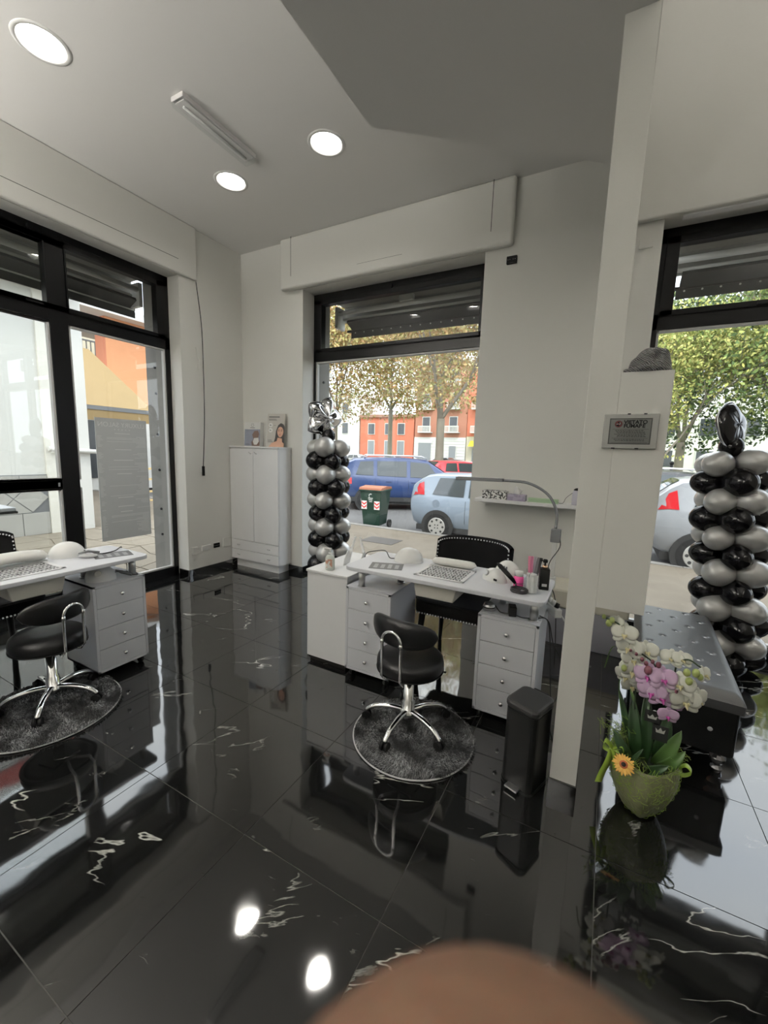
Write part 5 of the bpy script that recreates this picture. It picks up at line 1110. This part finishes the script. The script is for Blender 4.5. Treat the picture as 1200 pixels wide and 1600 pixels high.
for z in (5.4, 9.3):
    for x in (-3.0, 1.5, 6): fwin(b3, x, z, 1.3, 2.5, -0.05, balcony=True)
MB().prism([(-1.4, 2.9), (0, 3.9), (0, 3.7)], -4.4, 1.2, 'x').build('shop_awning', mat('yellow_awning', (0.75, 0.62, 0.05), 0.7), b3); MB().box(-4.0, -0.5, -0.1, 0.0, -0.4, 2.6).build('shutter', SHUT, b3)
b4 = thing('town_house', 'pale house far left behind the parked cars and trees', 'building', (-50, FYD, 0))
MB().box(-12, 6.3, 0, 10, -0.4, 13).build('wall', PLAST2, b4)
for z in (1.0, 5.0, 9.0):
    for x in (-9, -5, -1, 3): fwin(b4, x, z, 1.3, 2.0, 0)
b5 = thing('long_house', 'long pale facade glimpsed under the green trees', 'building', (12, 62, 0))
MB().box(-12, 40, 0, 10, -0.4, 11).build('wall', PLAST2, b5)
for z in (0.8, 4.6): 
    for x in range(-10, 38, 4): fwin(b5, x, z, 1.6, 2.0, 0)

# ---- side street buildings seen through the left window
WPL = mat('street_white_plaster', (0.80, 0.79, 0.74), 0.9, rgb2=(0.70, 0.70, 0.66), vscale=0.8, bump=0.2, bscale=12)
PX = -9.25
nb = thing('white_house', 'white rendered corner house with stone tile plinth across the side street', 'building', (PX, 0, 0))
MB().box(-4.4, 0, -14, 4.32, -0.5, 4.15).build('wall', WPL, nb)
MB().box(-4.4, 0.35, -14, 4.35, 4.15, 4.32).build('eave_soffit', WTRIM, nb); MB().box(-4.4, 0.40, -14, 4.4, 4.32, 4.62).build('eave_fascia', mat('red_fascia', (0.50, 0.09, 0.07), 0.6), nb)
MB().box(-4.4, 0.40, -14, 4.4, 4.62, 4.8).build('roof_slab', WTRIM, nb)
MB().box(-4.3, 0.06, 3.98, 4.52, -0.25, 4.15).build('corner_pilaster', WPL, nb)
MB().box(0.0, 0.05, 3.78, 3.98, -0.25, 4.15).build('downpipe_casing', CREAM, nb)
PT = mat('plinth_stone', (0.50, 0.49, 0.45), 0.7, rgb2=(0.40, 0.39, 0.36), vscale=3)
def ptile(y0, y1, z0, z1): MB().box(0.0, 0.025, y0 + 0.005, y1 - 0.005, z0 + 0.005, z1 - 0.005).build('plinth_tile', PT, nb, bevel=0.004)
y = 3.78
k = 0
while y > 0.2: ptile(y - 0.42, y, -0.25, 0.17); ptile(y - 0.42, y, 0.72, 0.86); y -= 0.42
y = 3.78; c0 = 0.445
while y > 0.2:                                                     # diagonal diamonds between the two rows
    a = 0.265; yc = y - a
    MB().prism([(yc - a + 0.008, c0), (yc, c0 - a + 0.008), (yc + a - 0.008, c0), (yc, c0 + a - 0.008)], 0.0, 0.025, 'x').build('plinth_tile', PT, nb, bevel=0.003)
    for s in (-1, 1): MB().prism([(yc - 2 * a + 0.016 + 0.004, c0 + s * a), (yc - 0.012, c0 + s * a), (yc - a, c0 + s * 0.010)] if yc - 2 * a > 0 else [(yc - a, c0 + s * a), (yc, c0 + s * a), (yc - a, c0 + s * 0.01)], 0.0, 0.025, 'x').build('plinth_tile', PT, nb, bevel=0.003)
    y -= 2 * a
MB().box(-0.02, 0.012, -14, 3.78, -0.25, 0.87).build('plinth_mortar', GPLAST, nb)
MB().ring([(0.12, 3.3 + 0.5, 1.35), (0.12, 4.75, 1.30)], 0.045, 10).build('pipe', WTRIM, nb)
MB().ring([(0.12, 4.72, 1.40), (0.12, 4.74, -0.25)], 0.055, 10).build('drainpipe', GPLAST, nb)
MB().sph((0.12, 4.73, 1.38), 0.09, 12, 8).build('pipe_joint', ALU, nb)
ob = thing('orange_building', 'orange rendered apartment block beyond the ochre awning', 'building', (-18, 9.7, 0))
ORG = mat('orange_render', (0.86, 0.40, 0.20), 0.9, var=0.05, vscale=1.2); ORG2 = mat('dark_orange_render', (0.66, 0.25, 0.14), 0.9)
MB().box(-0.7, 0, 0.0, 14, -0.4, 6.45).build('wall', ORG, ob); MB().box(-0.71, 0.0, -0.02, 0.0, -0.4, 6.45).build('end_wall', ORG2, ob); MB().box(-4.5, 0.6, -1.6, 14.5, 6.45, 6.75).build('roof_slab', WTRIM, ob)
MB().box(-3.5, -0.6, 0.5, 13, 6.75, 7.0).build('parapet', CREAMP, ob)
cbld = thing('cream_house', 'cream building with an iron balcony behind the white corner', 'building', (-24.6, 6.4, 0))
MB().box(-6, 0, -3, 8, -0.4, 8.6).build('wall', CREAMP, cbld); bl = MB().box(0.0, 1.3, 2.0, 6.0, 5.3, 5.5).build('balcony_slab', WTRIM, cbld)
q = MB()
for k in range(20): q.box(1.22, 1.26, 2.05 + k * 0.2, 2.09 + k * 0.2, 5.5, 6.5)
q.box(1.2, 1.28, 2.0, 6.0, 6.48, 6.55); q.build('balcony_rail', GPLAST, bl)
fwd = MB().box(-0.05, 0.05, 2.3, 3.1, 5.6, 7.8).build('window', ORG2, cbld)
OCH = mat('ochre_canvas', (0.34, 0.235, 0.10), 0.75, var=0.08, vscale=3)
oa = thing('street_awning', 'large ochre canvas awning over the cafe across the street', 'awning', (-14.0, 9.0, 2.6))
q = MB().prism([(-2.7, -0.6 - 0), (-2.7, -5.0), (0.0, -5.0), (0.0, 0.0)], 0.0, 0.03)
for i, vv in enumerate(q.v):
    q.v[i] = (vv[0], vv[1], vv[2] + (-vv[0]) * 0.80)
q.build('canopy', OCH, oa)
MB().box(-0.03, 0.03, -5.0, 0.0, -0.10, 0.02).build('front_bar', GPLAST, oa); MB().box(0.0, 0.012, -5.0, 0.0, -0.42, -0.09).build('valance', OCH, oa)
for yy in (-0.9, -3.6): MB().ring([(-0.02, yy + 0.3, -0.03), (-1.2, yy - 0.9, 0.45), (-2.65, yy - 0.9 + 0.2, 1.6)], 0.035, 8).build('folding_arm', ALU, oa)
cf = thing('cafe_front', 'white cafe front with dark windows under the ochre awning', 'building', (-16.7, 6.2, 0))
MB().box(-1.0, 0, -4, 2.0, -0.3, 3.7).build('wall', PLAST2, cf); MB().box(-1.0, 0, 2.0, 7.0, -0.3, 2.7).build('side_wall', PLAST2, cf)
for y0, y1 in ((-1.2, 0.1), (0.4, 1.2), (1.4, 2.3)): MB().box(0.0, 0.06, y0, y1, 0.2, 2.3).build('window', DGLASS, cf)
MB().box(0.0, 0.08, 2.5, 2.9, 1.0, 2.0).build('notice_board', mat('blue_notice', (0.12, 0.15, 0.45), 0.6, rgb2=(0.6, 0.6, 0.62), vscale=12), cf)
lf = thing('lattice_fence', 'orange wooden lattice fence panel beside the cafe', 'fence', (-12.4, 7.9, -0.28), PI / 2 - 0.1)
WOOD = mat('orange_wood', (0.80, 0.42, 0.14), 0.7)
for k in range(7): MB().box(-0.75 + 0.24 * k, -0.68 + 0.24 * k, 0, 0.03, 0, 1.05).build('slat', WOOD, lf)
for z in (0.02, 0.30, 0.68, 1.0): MB().box(-0.78, 0.80, -0.03, 0.0, z, z + 0.06).build('rail', mat('yellow_wood', (0.85, 0.62, 0.28), 0.7), lf)
tb_ = thing('outdoor_table', 'grey outdoor table top edge seen through the door\'s lower pane', 'table', (-5.9, 1.55, SWZ))
MB().box(-0.35, 0.35, -0.45, 0.42, 0.98, 1.02).build('top', mat('table_top', (0.62, 0.63, 0.66), 0.4), tb_, bevel=0.008); MB().box(-0.36, 0.36, -0.46, 0.43, 0.955, 0.98).build('edge_band', BPLAST, tb_, bevel=0.004)
MB().cyl((0, -0.1, 0.03), (0, -0.1, 0.96), 0.03).lathe([(0.22, 0), (0.22, 0.02), (0.03, 0.035)], (0, -0.1, 0)).build('pedestal', BPLAST, tb_)

# ---- cars
HUB = mat('wheel_cover', (0.60, 0.59, 0.56), 0.4, 0.3); TYRE = mat('tyre', (0.015, 0.015, 0.015), 0.8); TAIL = mat('tail_light_red', (0.70, 0.02, 0.03), 0.2, coat=0.5); LENS = mat('lamp_lens', (0.7, 0.7, 0.7), 0.1); DTRIM = mat('dark_trim', (0.03, 0.03, 0.03), 0.6)
def tx_(v, a, b): return a + (b - a) * v
def car(label, loc, rz, color, L, W, H, style, group=None, mirror=True, detail=True):
    """front points to +x; loc is the centre on the ground"""
    color = [c_ * OUTK for c_ in color]
    c = thing('parked_car', label, 'car', loc, rz, group)
    hw = W / 2
    prof = {  # x fraction, bottom, belt, top, roof width factor
        'hatch': [(0, .34, .60, .62, .86), (.015, .24, .64, .82, .88), (.05, .20, .66, .90, .84), (.09, .19, .66, .965, .80), (.14, .18, .65, .985, .78), (.40, .18, .63, 1.0, .78), (.58, .18, .62, .985, .78), (.70, .18, .61, .80, .86), (.77, .18, .60, .63, .93), (.90, .18, .555, .58, .93), (.97, .19, .47, .50, .90), (1, .26, .38, .40, .84)],
        'suv': [(0, .40, .62, .64, .86), (.01, .26, .64, .80, .90), (.04, .22, .64, .92, .86), (.08, .20, .645, .965, .82), (.20, .20, .63, .99, .80), (.42, .20, .61, 1.0, .80), (.56, .20, .60, .97, .80), (.67, .20, .59, .77, .86), (.735, .20, .58, .62, .93), (.90, .20, .55, .58, .94), (.975, .22, .46, .50, .90), (1, .28, .38, .40, .84)],
        'sedan': [(0, .34, .50, .52, .84), (.02, .24, .60, .63, .90), (.12, .20, .61, .66, .90), (.20, .18, .62, .84, .84), (.30, .18, .62, .97, .78), (.45, .18, .61, 1.0, .76), (.57, .18, .60, .98, .76), (.68, .18, .59, .78, .84), (.75, .18, .585, .61, .92), (.90, .18, .52, .55, .92), (.98, .20, .42, .45, .88), (1, .28, .36, .38, .84)]}[style]
    zb0 = 0.0
    def sec(f):
        x, b, bt, tp, rw = f; X = (x - 0.5) * L; b, bt, tp = b * H, bt * H, tp * H
        end = 1.0 - 0.13 * max(0, abs(x - 0.5) * 2 - 0.86) / 0.14
        w_ = hw * end
        return [(X, w_ * .88, b), (X, w_ * .985, b + .10 * H), (X, w_, b + (bt - b) * .55), (X, w_ * .985, bt - .03 * H), (X, w_ * .955, bt), (X, hw * rw, max(bt + .004, tp - .035 * H)), (X, hw * rw * .86, tp - .004 * H), (X, 0, tp + .006)]
    S = [sec(p) for p in prof]; m = MB(); n_ = 8
    ring = lambda s: s + [(x, -y, z) for x, y, z in s[::-1][1:]]
    rows = [ring(s) for s in S]; k_ = len(rows[0]); vs = [v_ for r in rows for v_ in r]
    m.put(vs, [(i * k_ + j, i * k_ + j + 1, (i + 1) * k_ + j + 1, (i + 1) * k_ + j) for i in range(len(rows) - 1) for j in range(k_ - 1)], True)
    m.put(rows[0], [tuple(range(k_))]); m.put(rows[-1], [tuple(range(k_))])
    m.put(vs, [(i * k_, (i + 1) * k_, (i + 1) * k_ + k_ - 1, i * k_ + k_ - 1) for i in range(len(rows) - 1)])
    body = m.build('body', PAINT, c); body.color = (*color, 1)
    es = body.modifiers.new('edge', 'EDGE_SPLIT'); es.split_angle = math.radians(38)
    def at(x, j, t):                                                # interpolated point between section points j and j+1
        for a in range(len(prof) - 1):
            if prof[a][0] <= x <= prof[a + 1][0]:
                u = (x - prof[a][0]) / (prof[a + 1][0] - prof[a][0]); break
        p = [Vector(S[a][q]).lerp(Vector(S[a + 1][q]), u) for q in (j, j + 1)]
        return p[0].lerp(p[1], t)
    def sidewin(x0, x1, s, t0=0.08, t1=0.90, slant0=0.0, slant1=0.0, name='side_window', m_=CARGLASS, j=4, off=0.012, par=body):
        q = MB()
        def f(u, v):
            x = tx_(u, x0 + slant0 * v, x1 + slant1 * v); p = at(x, j, tx_(v, t0, t1)); return (p.x, s * (p.y + off), p.z + 0.004)
        q.grid(f, 10, 4); q.build(name, m_, par)
    sty = {'hatch': [(.13, .30, .03, .0), (.325, .665, .0, -.07)], 'suv': [(.085, .20, .03, 0), (.225, .42, .0, .0), (.445, .66, .0, -.085)], 'sedan': [(.20, .44, .09, 0), (.46, .68, 0, -.10)]}[style]
    for s in (-1, 1):
        for a, b, s0, s1 in sty: sidewin(a, b, s, slant0=s0, slant1=s1)
        if detail:
            q = MB()
            for xh in ((.47, .30) if style != 'hatch' else (.36,)):
                p = at(xh, 2, 0.75); q.box(p.x - 0.09, p.x + 0.09, s * p.y - 0.02, s * p.y + 0.022, p.z - 0.015, p.z + 0.015)
            q.build('door_handle', PAINT, body, bevel=0.006).color = (*color, 1)
            q = MB()
            for xs in [z_[0] - 0.012 for z_ in sty[1:]] + [sty[-1][1] + 0.01]:
                for a in range(6): 
                    p0, p1 = at(xs, 1 + a // 3, (a % 3) / 3), at(xs, 1 + a // 3, (a % 3 + 1) / 3); q.ring([(p0.x, s * (p0.y + .001), p0.z), (p1.x, s * (p1.y + .001), p1.z)], 0.004, 4)
            q.build('door_seam', DTRIM, body)
            p = at(.64, 4, 0.05); q = MB().sph((p.x, s * (p.y + 0.12), p.z + 0.05), (0.07, 0.10, 0.075), 14, 8); q.build('wing_mirror', PAINT if style != 'suv' else WPLAST, body).color = (*color, 1)
            if style == 'hatch': q = MB().cyl((0.0, 0, 0), (0.0, 0.006, 0), 0.085, n=20); p = at(.155, 2, .6); q.xf(Matrix.Translation((p.x, s * p.y - (0.0 if s > 0 else 0.006), p.z))); o = q.build('fuel_flap', PAINT, body, bevel=0.002); o.color = (*[x * .93 for x in color], 1)
    def face(x0, x1, fr, name, m_=CARGLASS, off=0.012, yr=.90):        # front / rear screens between two stations
        q = MB()
        def f(u, v):
            x = tx_(v, x0, x1); p = at(x, 6, 0.0); e = at(x, 5, 0.3); yy = (u - 0.5) * 2 * e.y * yr; pc = at(x, 6, 1 - abs(u - 0.5) * 2); return (p.x + off * fr, yy, pc.z + off * 0.8)
        q.grid(f, 8, 6); q.build(name, m_, body)
    fr0 = {'hatch': (.60, .755), 'suv': (.575, .72), 'sedan': (.59, .74)}[style]; re0 = {'hatch': (.012, .085), 'suv': (.008, .07), 'sedan': (.135, .29)}[style]
    face(fr0[0], fr0[1], 1, 'windscreen'); face(re0[0] + .004, re0[1], -1, 'rear_screen', yr=.80)
    for s in (-1, 1):
        if style != 'hatch': sidewin(.004, .06, s, 0.25, 0.98, name='tail_light', m_=TAIL, j=2, off=0.012)
        else: sidewin(.016, .085, s, 0.0, 0.80, slant0=.030, slant1=-.012, name='tail_light', m_=TAIL, j=4, off=0.012)
        sidewin(.93, .985, s, 0.5, 1.0, name='head_light', m_=LENS, j=2, off=0.008)
    for x in (.165, .80 if style != 'sedan' else .81):
        for s in (-1, 1):
            X = (x - 0.5) * L; R = 0.205 * H if style != 'suv' else 0.205 * H
            MB().cyl((X, s * (hw * .80), R), (X, s * (hw + 0.004), R), R * 1.20, n=28).build('wheel_arch', DTRIM, body)
            wv_ = MB().ring([(X, s * (hw - 0.17), R), (X, s * (hw - 0.02), R), (X, s * (hw + 0.012), R)], [R, R, R * .93], 28).build('wheel', TYRE, c)
            MB().cyl((X, s * (hw + 0.0), R), (X, s * (hw + 0.020), R), R * .68, R * .62, n=28).build('wheel_cover', HUB, wv_)
            if detail:
                q = MB()
                for k in range(8): a = k * PI / 4; q.cyl((X + R * .48 * math.cos(a), s * (hw + .018), R + R * .48 * math.sin(a)), (X + R * .48 * math.cos(a), s * (hw + .0225), R + R * .48 * math.sin(a)), R * .085, n=8)
                for k in range(4): a = k * PI / 2 + .78; q.cyl((X + R * .15 * math.cos(a), s * (hw + .018), R + R * .15 * math.sin(a)), (X + R * .15 * math.cos(a), s * (hw + .0225), R + R * .15 * math.sin(a)), R * .05, n=8)
                q.build('cover_holes', DTRIM, wv_)
    q = MB().box(-L * .46, L * .46, -hw * .9, hw * .9, .12 * H, .205 * H); q.build('underbody', DTRIM, c)
    if style == 'suv':
        for s in (-1, 1): MB().ring([(-.36 * L, s * hw * .68, H * .985), (-.33 * L, s * hw * .68, H * 1.03), (.02 * L, s * hw * .68, H * 1.035), (.06 * L, s * hw * .68, H * .99)], 0.02, 8).build('roof_rail', SATIN, body)
        MB().box(-L * .45, L * .45, -hw * 1.0, hw * 1.0, .17 * H, .25 * H).build('sill_cladding', DTRIM, body)
    return c
car('light blue hatchback with silver wheel cover parked by the kerb', (-1.80, 9.17, RDZ), 0.02, (0.30, 0.37, 0.46), 4.1, 1.66, 1.46, 'hatch')
car('blue off-roader with roof rails parked beyond the green bin', (-5.85, 12.95, RDZ), 0.62, (0.035, 0.07, 0.20), 4.9, 1.85, 1.70, 'suv')
car('silver people carrier with red tail light parked by the balloon column', (2.85, 9.10, RDZ), 0.0, (0.36, 0.375, 0.40), 4.2, 1.74, 1.62, 'hatch')
car('red hatchback parked behind the blue off-roader', (-6.6, 20.6, RDZ), -2.2 + PI, (0.75, 0.05, 0.07), 4.2, 1.75, 1.55, 'hatch')
car('dark grey car behind the silver people carrier', (2.0, 14.6, RDZ), 0.05, (0.05, 0.05, 0.055), 4.6, 1.8, 1.60, 'suv')
c0_ = car('maroon estate glimpsed between balloons and blue car', (-11.6, 16.6, RDZ), 0.3, (0.25, 0.03, 0.05), 4.4, 1.75, 1.50, 'sedan', detail=False)
seeds = [(-14.8, 27.2, 0.35, (0.55, 0.56, 0.58), 'pale silver saloon in the far row behind the left tree trunk'), (-9.6, 28.9, 0.3, (0.05, 0.05, 0.06), 'black saloon in the far row between the two trunks'),
         (-15.5, 43.0, -0.15, (0.03, 0.035, 0.04), 'dark saloon parked beyond the grass by the brick house'), (-23.5, 46, -0.1, (0.50, 0.50, 0.50), 'silver saloon parked beyond the grass left of the dark one'), (-29.5, 47, 0.0, (0.65, 0.65, 0.66), 'white saloon parked beyond the grass before the gate'),
         (3.4, 40, 0.05, (0.6, 0.6, 0.62), 'silver saloon in the distance under the green trees'), (8.6, 41, 0.0, (0.25, 0.25, 0.28), 'grey saloon in the distance right of the silver one')]
for x, y, r, cl, lb in seeds:
    d = copy_tree(c0_); d.location = (x, y, RDZ); d.rotation_euler = (0, 0, r); d['label'] = lb; 
    for ch in d.children:
        if ch.name.startswith('body'): ch.color = (*[v_ * OUTK for v_ in cl], 1)

# ---- wheeled waste bin on the street
wb_ = thing('street_bin', 'dark green wheeled street bin with red and white chevrons', 'bin', (-4.93, 8.72, RDZ), 0.12)
BG = mat('bin_green', (0.014, 0.052, 0.034), 0.45, var=0.15)
m = MB(); vs = [(s * (a), t * (b), z) for z, a, b in ((0.10, 0.21, 0.25), (0.94, 0.275, 0.33)) for s, t in ((-1, -1), (1, -1), (1, 1), (-1, 1))]
m.put(vs, [(0, 1, 2, 3), (4, 5, 6, 7), (0, 1, 5, 4), (1, 2, 6, 5), (2, 3, 7, 6), (3, 0, 4, 7)]).build('body', BG, wb_, bevel=0.02)
MB().box(-0.30, 0.30, -0.355, 0.355, 0.93, 0.97).build('rim', BG, wb_, bevel=0.01)
MB().prism([(-0.36, 0.965), (0.36, 0.965), (0.34, 1.02), (0.0, 1.05), (-0.34, 1.02)], -0.29, 0.29, 'x').build('lid', mat('bin_lid_orange', (0.45, 0.16, 0.08), 0.5), wb_, bevel=0.01)
for s in (-1, 1): MB().cyl((s * 0.24, 0.28, 0.10), (s * 0.30, 0.28, 0.10), 0.10, n=18).build('wheel', TYRE, wb_)
for s in (-1, 1):
    chv = MB().box(-0.07 + s * 0.165, 0.07 + s * 0.165, -0.312, -0.300, 0.50, 0.70); co_ = chv.build('chevron_plate', CARDW, wb_)
    q = MB(); cx = s * 0.165
    for zz in (0.52, 0.60): q.prism([(cx - .065, zz + .05), (cx, zz - .0), (cx + .065, zz + .05), (cx + .065, zz + .085), (cx, zz + .035), (cx - .065, zz + .085)], -0.316, -0.311, 'y')
    q.build('chevron', mat('chevron_red', (0.7, 0.04, 0.04), 0.5), co_)
q = MB(); q.ring([(-0.03, -0.318, 0.78), (-0.035, -0.318, 0.85), (0.0, -0.318, 0.87), (0.03, -0.318, 0.86)], 0.010, 6); q.box(-0.06, 0.06, -0.322, -0.314, 0.76, 0.775); q.box(-0.05, 0.05, -0.316, -0.308, 0.72, 0.735); q.box(-0.04, 0.04, -0.314, -0.304, 0.68, 0.692); q.build('printed_emblem', CARDW, wb_)

# ---- trees
BARK = mat('plane_bark', (0.24, 0.20, 0.15), 0.9, rgb2=(0.36, 0.33, 0.26), vscale=3, bump=0.5)
AUT = island_ramp('autumn_leaves', [(0, (0.30, 0.17, 0.06)), (0.35, (0.48, 0.30, 0.12)), (0.6, (0.52, 0.42, 0.16)), (0.8, (0.38, 0.42, 0.12)), (1, (0.60, 0.50, 0.28))])
GRL = island_ramp('green_leaves', [(0, (0.06, 0.11, 0.03)), (0.5, (0.17, 0.26, 0.06)), (0.8, (0.34, 0.40, 0.10)), (1, (0.52, 0.50, 0.12))])
YLL = island_ramp('yellow_green_leaves', [(0, (0.20, 0.28, 0.06)), (0.5, (0.42, 0.46, 0.12)), (1, (0.66, 0.58, 0.18))])
DKL = island_ramp('dark_leaves', [(0, (0.02, 0.04, 0.015)), (0.6, (0.07, 0.12, 0.04)), (1, (0.20, 0.26, 0.08))])
def tree(label, x, y, trunk_h, r, crown, nleaf, lsize, m_, seed, forks=4, lean=0.0, zmin=3.4):
    rnd = random.Random(seed); t = thing('street_tree', label, 'tree', (x, y, RDZ))
    MB().ring([(0, 0, -0.05), (0.02, 0, trunk_h * 0.3), (lean * 0.5, 0, trunk_h * 0.7), (lean, 0, trunk_h)], [r * 1.25, r, r * .92, r * .9], 12).build('trunk', BARK, t)
    br = MB(); tips = []
    def grow(p, d, L, rad, depth):
        q = [p]; dd = d.copy()
        for k in range(4): dd = (dd + Vector((rnd.uniform(-.16, .16), rnd.uniform(-.16, .16), rnd.uniform(-.04, .12)))).normalized(); q.append(q[-1] + dd * L / 4)
        br.ring(q, [rad, rad * .88, rad * .78, rad * .68, rad * .58], 7 if depth < 2 else 4, caps=False)
        for s in q[2:]: tips.append(s)
        if depth < 4:
            for k in range(3 if depth < 3 else 2):
                a = rnd.uniform(0, 2 * PI); nd = (dd + Vector((math.cos(a), math.sin(a), rnd.uniform(-.15, .35))) * rnd.uniform(.5, .85)).normalized(); grow(q[-1 - (k % 2)], nd, L * rnd.uniform(.6, .8), rad * .55, depth + 1)
    base_ = Vector((lean, 0, trunk_h))
    for k in range(forks):
        a = 2 * PI * k / forks + rnd.uniform(-.3, .3) + 0.3; grow(base_, Vector((math.cos(a) * .55, math.sin(a) * .55, 1)).normalized(), crown[2] * .75, r * .55, 0)
    br.build('branches', BARK, t, fix=False)
    vs, fs = [], []
    C_ = Vector((lean, 0, trunk_h + crown[2] * 0.75))
    k = 0
    while k < nleaf:
        if rnd.random() < 0.55:
            p = rnd.choice(tips) + Vector((rnd.gauss(0, .6), rnd.gauss(0, .6), rnd.gauss(0, .5)))
        else:
            d = Vector((rnd.gauss(0, 1), rnd.gauss(0, 1), rnd.gauss(0, 1))).normalized() * rnd.random() ** 0.4; p = C_ + Vector((d.x * crown[0], d.y * crown[1], d.z * crown[2]))
            if noise.noise(p * 0.55 + Vector((seed, 0, 0))) < -0.06: continue
        if p.z < zmin + rnd.uniform(0, 0.8): continue
        k += 1
        a = Vector((rnd.gauss(0, 1), rnd.gauss(0, 1), rnd.gauss(0, .7))).normalized(); b = a.orthogonal().normalized(); b = Matrix.Rotation(rnd.uniform(0, 6.28), 3, a) @ b
        s = lsize * rnd.uniform(.6, 1.3); i = len(vs); c = a.cross(b)
        vs += [p - b * s, p + c * s * .55, p + b * s, p - c * s * .55]; fs.append((i, i + 1, i + 2, i + 3))
    f = MB().put(vs, fs).build('foliage', m_, t, fix=False); f['kind'] = 'stuff'
    return t
tree('autumn plane tree with forked pale trunk right of the red house', -11.45, 30, 4.5, 0.31, (6.0, 4.5, 6.0), 22000, 0.135, AUT, 2, forks=3, zmin=5.0)
tree('autumn plane tree with slim trunk before the red house', -22.1, 42, 6.6, 0.27, (7.5, 5, 6.5), 22000, 0.18, AUT, 5, zmin=5.2)
tree('autumn tree crown reaching in from the left of the centre window', -21.9, 31, 5.0, 0.22, (5.5, 4, 5.0), 16000, 0.13, AUT, 9, zmin=3.9)
tree('tall autumn tree behind the forked plane tree', -14.75, 38, 6.8, 0.2, (7, 5, 7), 16000, 0.15, AUT, 13, zmin=6.2)
tree('narrow yellow-green tree right of the partition block', 2.1, 23, 1.9, 0.10, (1.3, 1.3, 3.3), 15000, 0.075, YLL, 17, forks=4, zmin=1.9)
tree('broad green tree above the right balloon column', 6.6, 24, 4.0, 0.28, (4.8, 4, 3.3), 22000, 0.10, GRL, 23, zmin=3.4)
tree('yellowing tree at the right edge of the window', 9.5, 21, 3.6, 0.22, (3.8, 3.5, 3.2), 16000, 0.10, YLL, 29, zmin=3.6)
tree('dark evergreen mass behind the green trees', 4.4, 36, 3.2, 0.3, (6.5, 4, 4.8), 20000, 0.15, DKL, 31, zmin=2.3)
tree('dark leafy tree behind the yellowing tree', 13.5, 34, 3.2, 0.3, (6.5, 4, 5.0), 16000, 0.15, DKL, 37, zmin=2.3)
bol = thing('street_bollard', 'thin dark street post under the narrow yellow-green tree', 'post', (1.95, 17.5, RDZ)); MB().cyl((0, 0, 0), (0, 0, 1.8), 0.05).build('post', BPLAST, bol); MB().sph((0, 0, 1.8), 0.07, 10, 6).build('knob', BPLAST, bol)

# ================================================================== photographer's hand (a fingertip reaches into the picture)
SKIN = mat('skin', (0.20, 0.108, 0.066), 0.65, rgb2=(0.16, 0.088, 0.054), vscale=60, bump=0.15, bscale=900, sss=0.25)
def CP(r, u, w_): return Vector((0, 0, CAMZ)) + CR * r + CU * u + CW * w_
ho = thing('hand', 'blurred fingertip of a hand at the bottom edge of the picture', 'hand', CP(-0.05, -0.14, -0.04))
H0 = Vector(ho.location)
hb_ = MB()
def digit(pts, rs):
    P = [CP(*p) - H0 for p in pts]; Q = spline(P, 5); R_ = []
    for i in range(len(rs) - 1): R_ += [rs[i] + (rs[i + 1] - rs[i]) * k / 5 for k in range(5)]
    R_.append(rs[-1]); hb_.ring(Q, R_, 18)
    hb_.sph(P[-1], rs[-1], 18, 12); hb_.sph(P[0], rs[0], 18, 12)
digit([(-0.075, -0.260, -0.10), (-0.066, -0.200, -0.08), (-0.058, -0.150, -0.055), (-0.048, -0.105, -0.034)], [0.032, 0.026, 0.030, 0.022])
digit([(-0.060, -0.150, -0.055), (-0.020, -0.125, -0.034)], [0.024, 0.020]); digit([(-0.060, -0.140, -0.050), (-0.006, -0.135, -0.032)], [0.022, 0.016])
digit([(-0.046, -0.092, -0.032), (-0.030, -0.058, -0.014), (-0.0140, -0.0360, 0.000), (0.0038, -0.0266, 0.0107)], [0.0125, 0.0110, 0.0112, 0.0109])
digit([(-0.030, -0.100, -0.030), (-0.010, -0.078, -0.008), (0.006, -0.068, 0.010), (0.012, -0.070, 0.024)], [0.0120, 0.0104, 0.0098, 0.0088])
digit([(-0.014, -0.116, -0.032), (0.006, -0.098, -0.012), (0.020, -0.090, 0.004), (0.026, -0.093, 0.016)], [0.0115, 0.0098, 0.0092, 0.0082])
digit([(-0.002, -0.134, -0.034), (0.018, -0.124, -0.018), (0.031, -0.117, -0.004), (0.036, -0.120, 0.006)], [0.0105, 0.0088, 0.0082, 0.0072])
digit([(-0.066, -0.150, -0.055), (-0.088, -0.120, -0.045), (-0.094, -0.092, -0.034), (-0.090, -0.072, -0.024)], [0.018, 0.0140, 0.0125, 0.0105])
hm = hb_.build('skin_surface', SKIN, ho, fix=False)
rm_ = hm.modifiers.new('fuse', 'REMESH'); rm_.mode = 'VOXEL'; rm_.voxel_size = 0.0016; rm_.use_smooth_shade = True
sm_ = hm.modifiers.new('soften', 'SMOOTH'); sm_.factor = 0.5; sm_.iterations = 6
nl = MB().sph((0, 0, 0), (0.0062, 0.0075, 0.0018), 14, 8); Mn = Matrix(((CR.x, CU.x, CW.x, 0), (CR.y, CU.y, CW.y, 0), (CR.z, CU.z, CW.z, 0), (0, 0, 0, 1)))
nl.xf(Matrix.Translation(CP(0.0050, -0.0300, 0.0203) - H0) @ Mn); nl.build('nail', mat('nail', (0.62, 0.38, 0.32), 0.25), ho)
